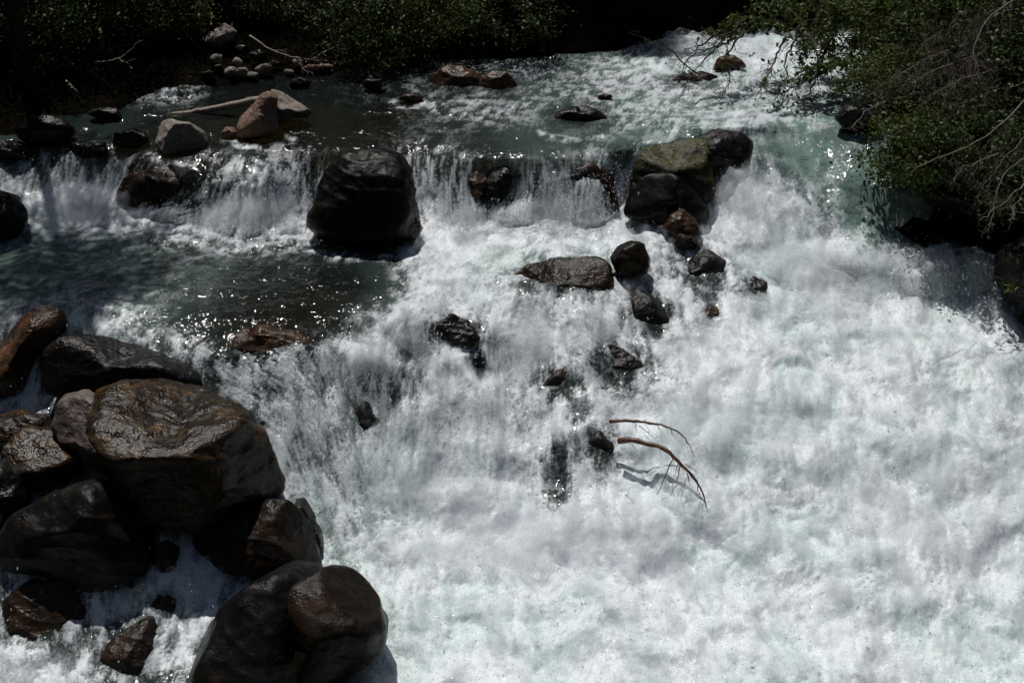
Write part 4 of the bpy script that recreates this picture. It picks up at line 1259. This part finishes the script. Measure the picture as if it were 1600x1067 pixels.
# dead grey twigs of the spruce on the right
def dead_branch(label, paths, mat, r0, twigs, tl, sub=2, droop=0.06, seed=0, name='dead_branch', cat='branch', tw_dir=None, group=None, wob=0.012, tr=0.22):
    rng = np.random.RandomState(seed + 40)
    wood = MB()
    first = None
    for pts, t0, t1 in paths:
        P = px_path(pts, t0, t1, 16, rng, wob)
        if first is None:
            first = P[0]
        bough(wood, None, P, r0, rng, twigs, tl, droop=droop, sub=sub, tw_dir=tw_dir, tr=tr)
    o = wood.build(name, M[mat], None, True, first)
    tag(o, label, cat, group)
    return o

dead_branch('long pale dead bough slanting down across the right bank bushes', [([(1625, 135), (1598, 158), (1580, 182), (1553, 203), (1505, 233), (1470, 244), (1441, 253), (1423, 271)], 12.6, 12.0)], 'twig', 0.011, 14, 0.5, seed=1, tw_dir=(-.2, 0, -.7))
dead_branch('pale dead bough drooping beside the young spruce at the right edge', [([(1625, 262), (1600, 284), (1573, 314), (1550, 330), (1529, 345)], 11.6, 11.2), ([(1600, 300), (1585, 330), (1580, 350)], 11.5, 11.3)], 'twig', 0.009, 9, 0.35, seed=2, tw_dir=(-.2, 0, -.7))
dead_branch('grey forked dead twigs hanging above the dark hollow rock', [([(1460, 120), (1420, 132), (1385, 140), (1355, 150)], 14.4, 13.9), ([(1450, 140), (1400, 155), (1365, 165), (1345, 185), (1330, 203)], 14.4, 13.8)], 'twig', 0.010, 26, 0.42, seed=3, sub=3, tw_dir=(-.3, 0, -.4))
dead_branch('thick tangle of grey dead spruce twigs on the right bank', [([(1620, 30), (1560, 45), (1490, 75), (1430, 100), (1395, 120)], 14.2, 13.6), ([(1620, 60), (1550, 80), (1480, 100), (1420, 130)], 14.0, 13.5),
    ([(1620, 100), (1560, 105), (1500, 125), (1450, 150)], 13.8, 13.3), ([(1620, 10), (1540, 20), (1480, 45), (1440, 70)], 14.4, 13.8), ([(1610, 130), (1560, 140), (1510, 160), (1480, 190)], 13.6, 13.1),
    ([(1600, -10), (1540, 30), (1520, 80), (1530, 110)], 13.6, 13.2)], 'twig', 0.012, 60, 0.65, seed=4, sub=4, tw_dir=(-.2, 0, -.3), tr=0.16)
dead_branch('thin grey dead sprays low on the right bank near the water', [([(1640, 180), (1600, 215), (1560, 260), (1530, 300)], 12.2, 11.8), ([(1640, 230), (1590, 250), (1560, 290), (1548, 330), (1545, 372)], 12.0, 11.6), ([(1560, 240), (1500, 262), (1490, 285)], 12.2, 12.0)], 'twig', 0.007, 18, 0.45, seed=5, tw_dir=(-.1, 0, -.5))

# driftwood on the left
dead_branch('bleached forked twig above the shaded water on the left', [([(146, 99), (172, 95), (195, 87), (210, 72), (223, 63)], bank_depth(160, 110) - .5, bank_depth(160, 110) - .6), ([(187, 93), (196, 99), (205, 107)], bank_depth(160, 110) - .53, bank_depth(160, 110) - .55)], 'bleached', 0.012, 3, 0.2, sub=0, seed=6, name='driftwood_branch')
dead_branch('long bleached branch lying along the gravel shore', [([(390, 56), (412, 73), (432, 83), (460, 90), (490, 95), (516, 95), (540, 97)], bank_depth(400, 75) - .15, bank_depth(530, 105) - .1), ([(486, 95), (500, 86), (522, 74)], bank_depth(490, 105) - .12, bank_depth(520, 100) - .1), ([(462, 90), (470, 104), (478, 112)], bank_depth(470, 105) - .12, bank_depth(478, 112) - .05)], 'bleached', 0.021, 8, 0.35, sub=1, seed=7, name='driftwood_branch', wob=0.006)
dead_branch('short bleached stick in the dark at the left margin', [([(104, 126), (112, 136), (122, 144)], bank_depth(115, 145) - .3, bank_depth(115, 145) - .35)], 'bleached', 0.014, 2, 0.12, sub=0, seed=8, name='driftwood_branch')
dead_branch('thin dry stem leaning from the top of the square edged block', [([(266, 186), (285, 192), (314, 203)], 14.75, 14.6)], 'bleached', 0.007, 0, 0.1, sub=0, seed=9, name='driftwood_branch')

# sawn looking pale log behind the tan boulder
rng = np.random.RandomState(5)
P = px_path([(262, 181), (300, 176), (345, 168), (380, 161), (412, 155)], 15.3, 14.9, 20, rng, 0.004)
mb = MB()
mb.tube(P, 0.03, 0.055, 12, rng, 0.06)
o = mb.build('log', M['bleached'], None, True, P[0])
tag(o, 'pale smooth log lying across to the cracked tan boulder', 'log')

# the two reddish dead branches standing out of the cascade
def red_branch(pts, t0, t1, r0, subs, label, seed):
    rng = np.random.RandomState(seed)
    mb = MB()
    P = px_path(pts, t0, t1, 26, rng, 0.003)
    mb.tube(P, r0, r0 * 0.16, 6, rng, 0.15)
    for (a, c_, rr) in subs:
        mid = ((a[0] + c_[0]) / 2 + rng.uniform(-2, 2), (a[1] + c_[1]) / 2)
        tt_ = np.interp(a[0], [pts[0][0], pts[-1][0]], [t0, t1])
        mb.tube(px_path([a, mid, c_], tt_, tt_ - rng.uniform(0, .1), 7, rng, 0.003), rr, rr * 0.35, 4)
    o = mb.build('dead_branch', M['redwood'], None, True, P[0])
    tag(o, label, 'branch')
TR = float(depth_of(sample(ZB, 965, 720), 720)) - 0.10
zc = lambda x, y: (920 + x * 220 / 1235, 630 + y * 190 / 1067)
red_branch([zc(180, 160), zc(300, 150), zc(400, 153), zc(520, 168), zc(640, 187), zc(720, 215), zc(800, 260), zc(855, 315), zc(895, 385), zc(926, 470)], TR + .05, TR - .25, 0.019,
           [(zc(405, 165), zc(425, 250), .004), (zc(440, 195), zc(560, 300), .006), (zc(490, 175), zc(580, 310), .003), (zc(600, 190), zc(670, 295), .004), (zc(600, 190), zc(650, 350), .002), (zc(720, 225), zc(762, 310), .005), (zc(770, 260), zc(792, 340), .002), (zc(660, 195), zc(700, 240), .003)],
           'slender reddish dead branch arching out of the cascade', 61)
red_branch([zc(260, 330), zc(320, 322), zc(385, 312), zc(450, 345), zc(560, 360), zc(650, 382), zc(710, 430), zc(770, 500), zc(850, 575), zc(930, 660), zc(985, 745), zc(1020, 850), zc(1045, 980)], TR, TR - .45, 0.032,
           [(zc(740, 485), zc(600, 800), .008), (zc(780, 530), zc(745, 640), .004), (zc(800, 545), zc(780, 690), .007), (zc(775, 640), zc(730, 720), .004), (zc(860, 610), zc(885, 725), .008), (zc(865, 650), zc(805, 765), .004), (zc(840, 530), zc(960, 608), .006), (zc(960, 710), zc(945, 790), .006), (zc(985, 760), zc(970, 800), .005), (zc(1015, 860), zc(950, 940), .003), (zc(995, 825), zc(975, 890), .003), (zc(520, 370), zc(550, 450), .003), (zc(625, 390), zc(640, 480), .003), (zc(370, 350), zc(430, 430), .004), (zc(700, 450), zc(695, 520), .003)],
           'thicker reddish dead branch hooking down over the foam', 62)
red_branch([zc(330, 800), zc(370, 850), zc(410, 875), zc(432, 930)], TR - .2, TR - .25, 0.006, [], 'short brown twig caught in the foam below the two dead branches', 63)
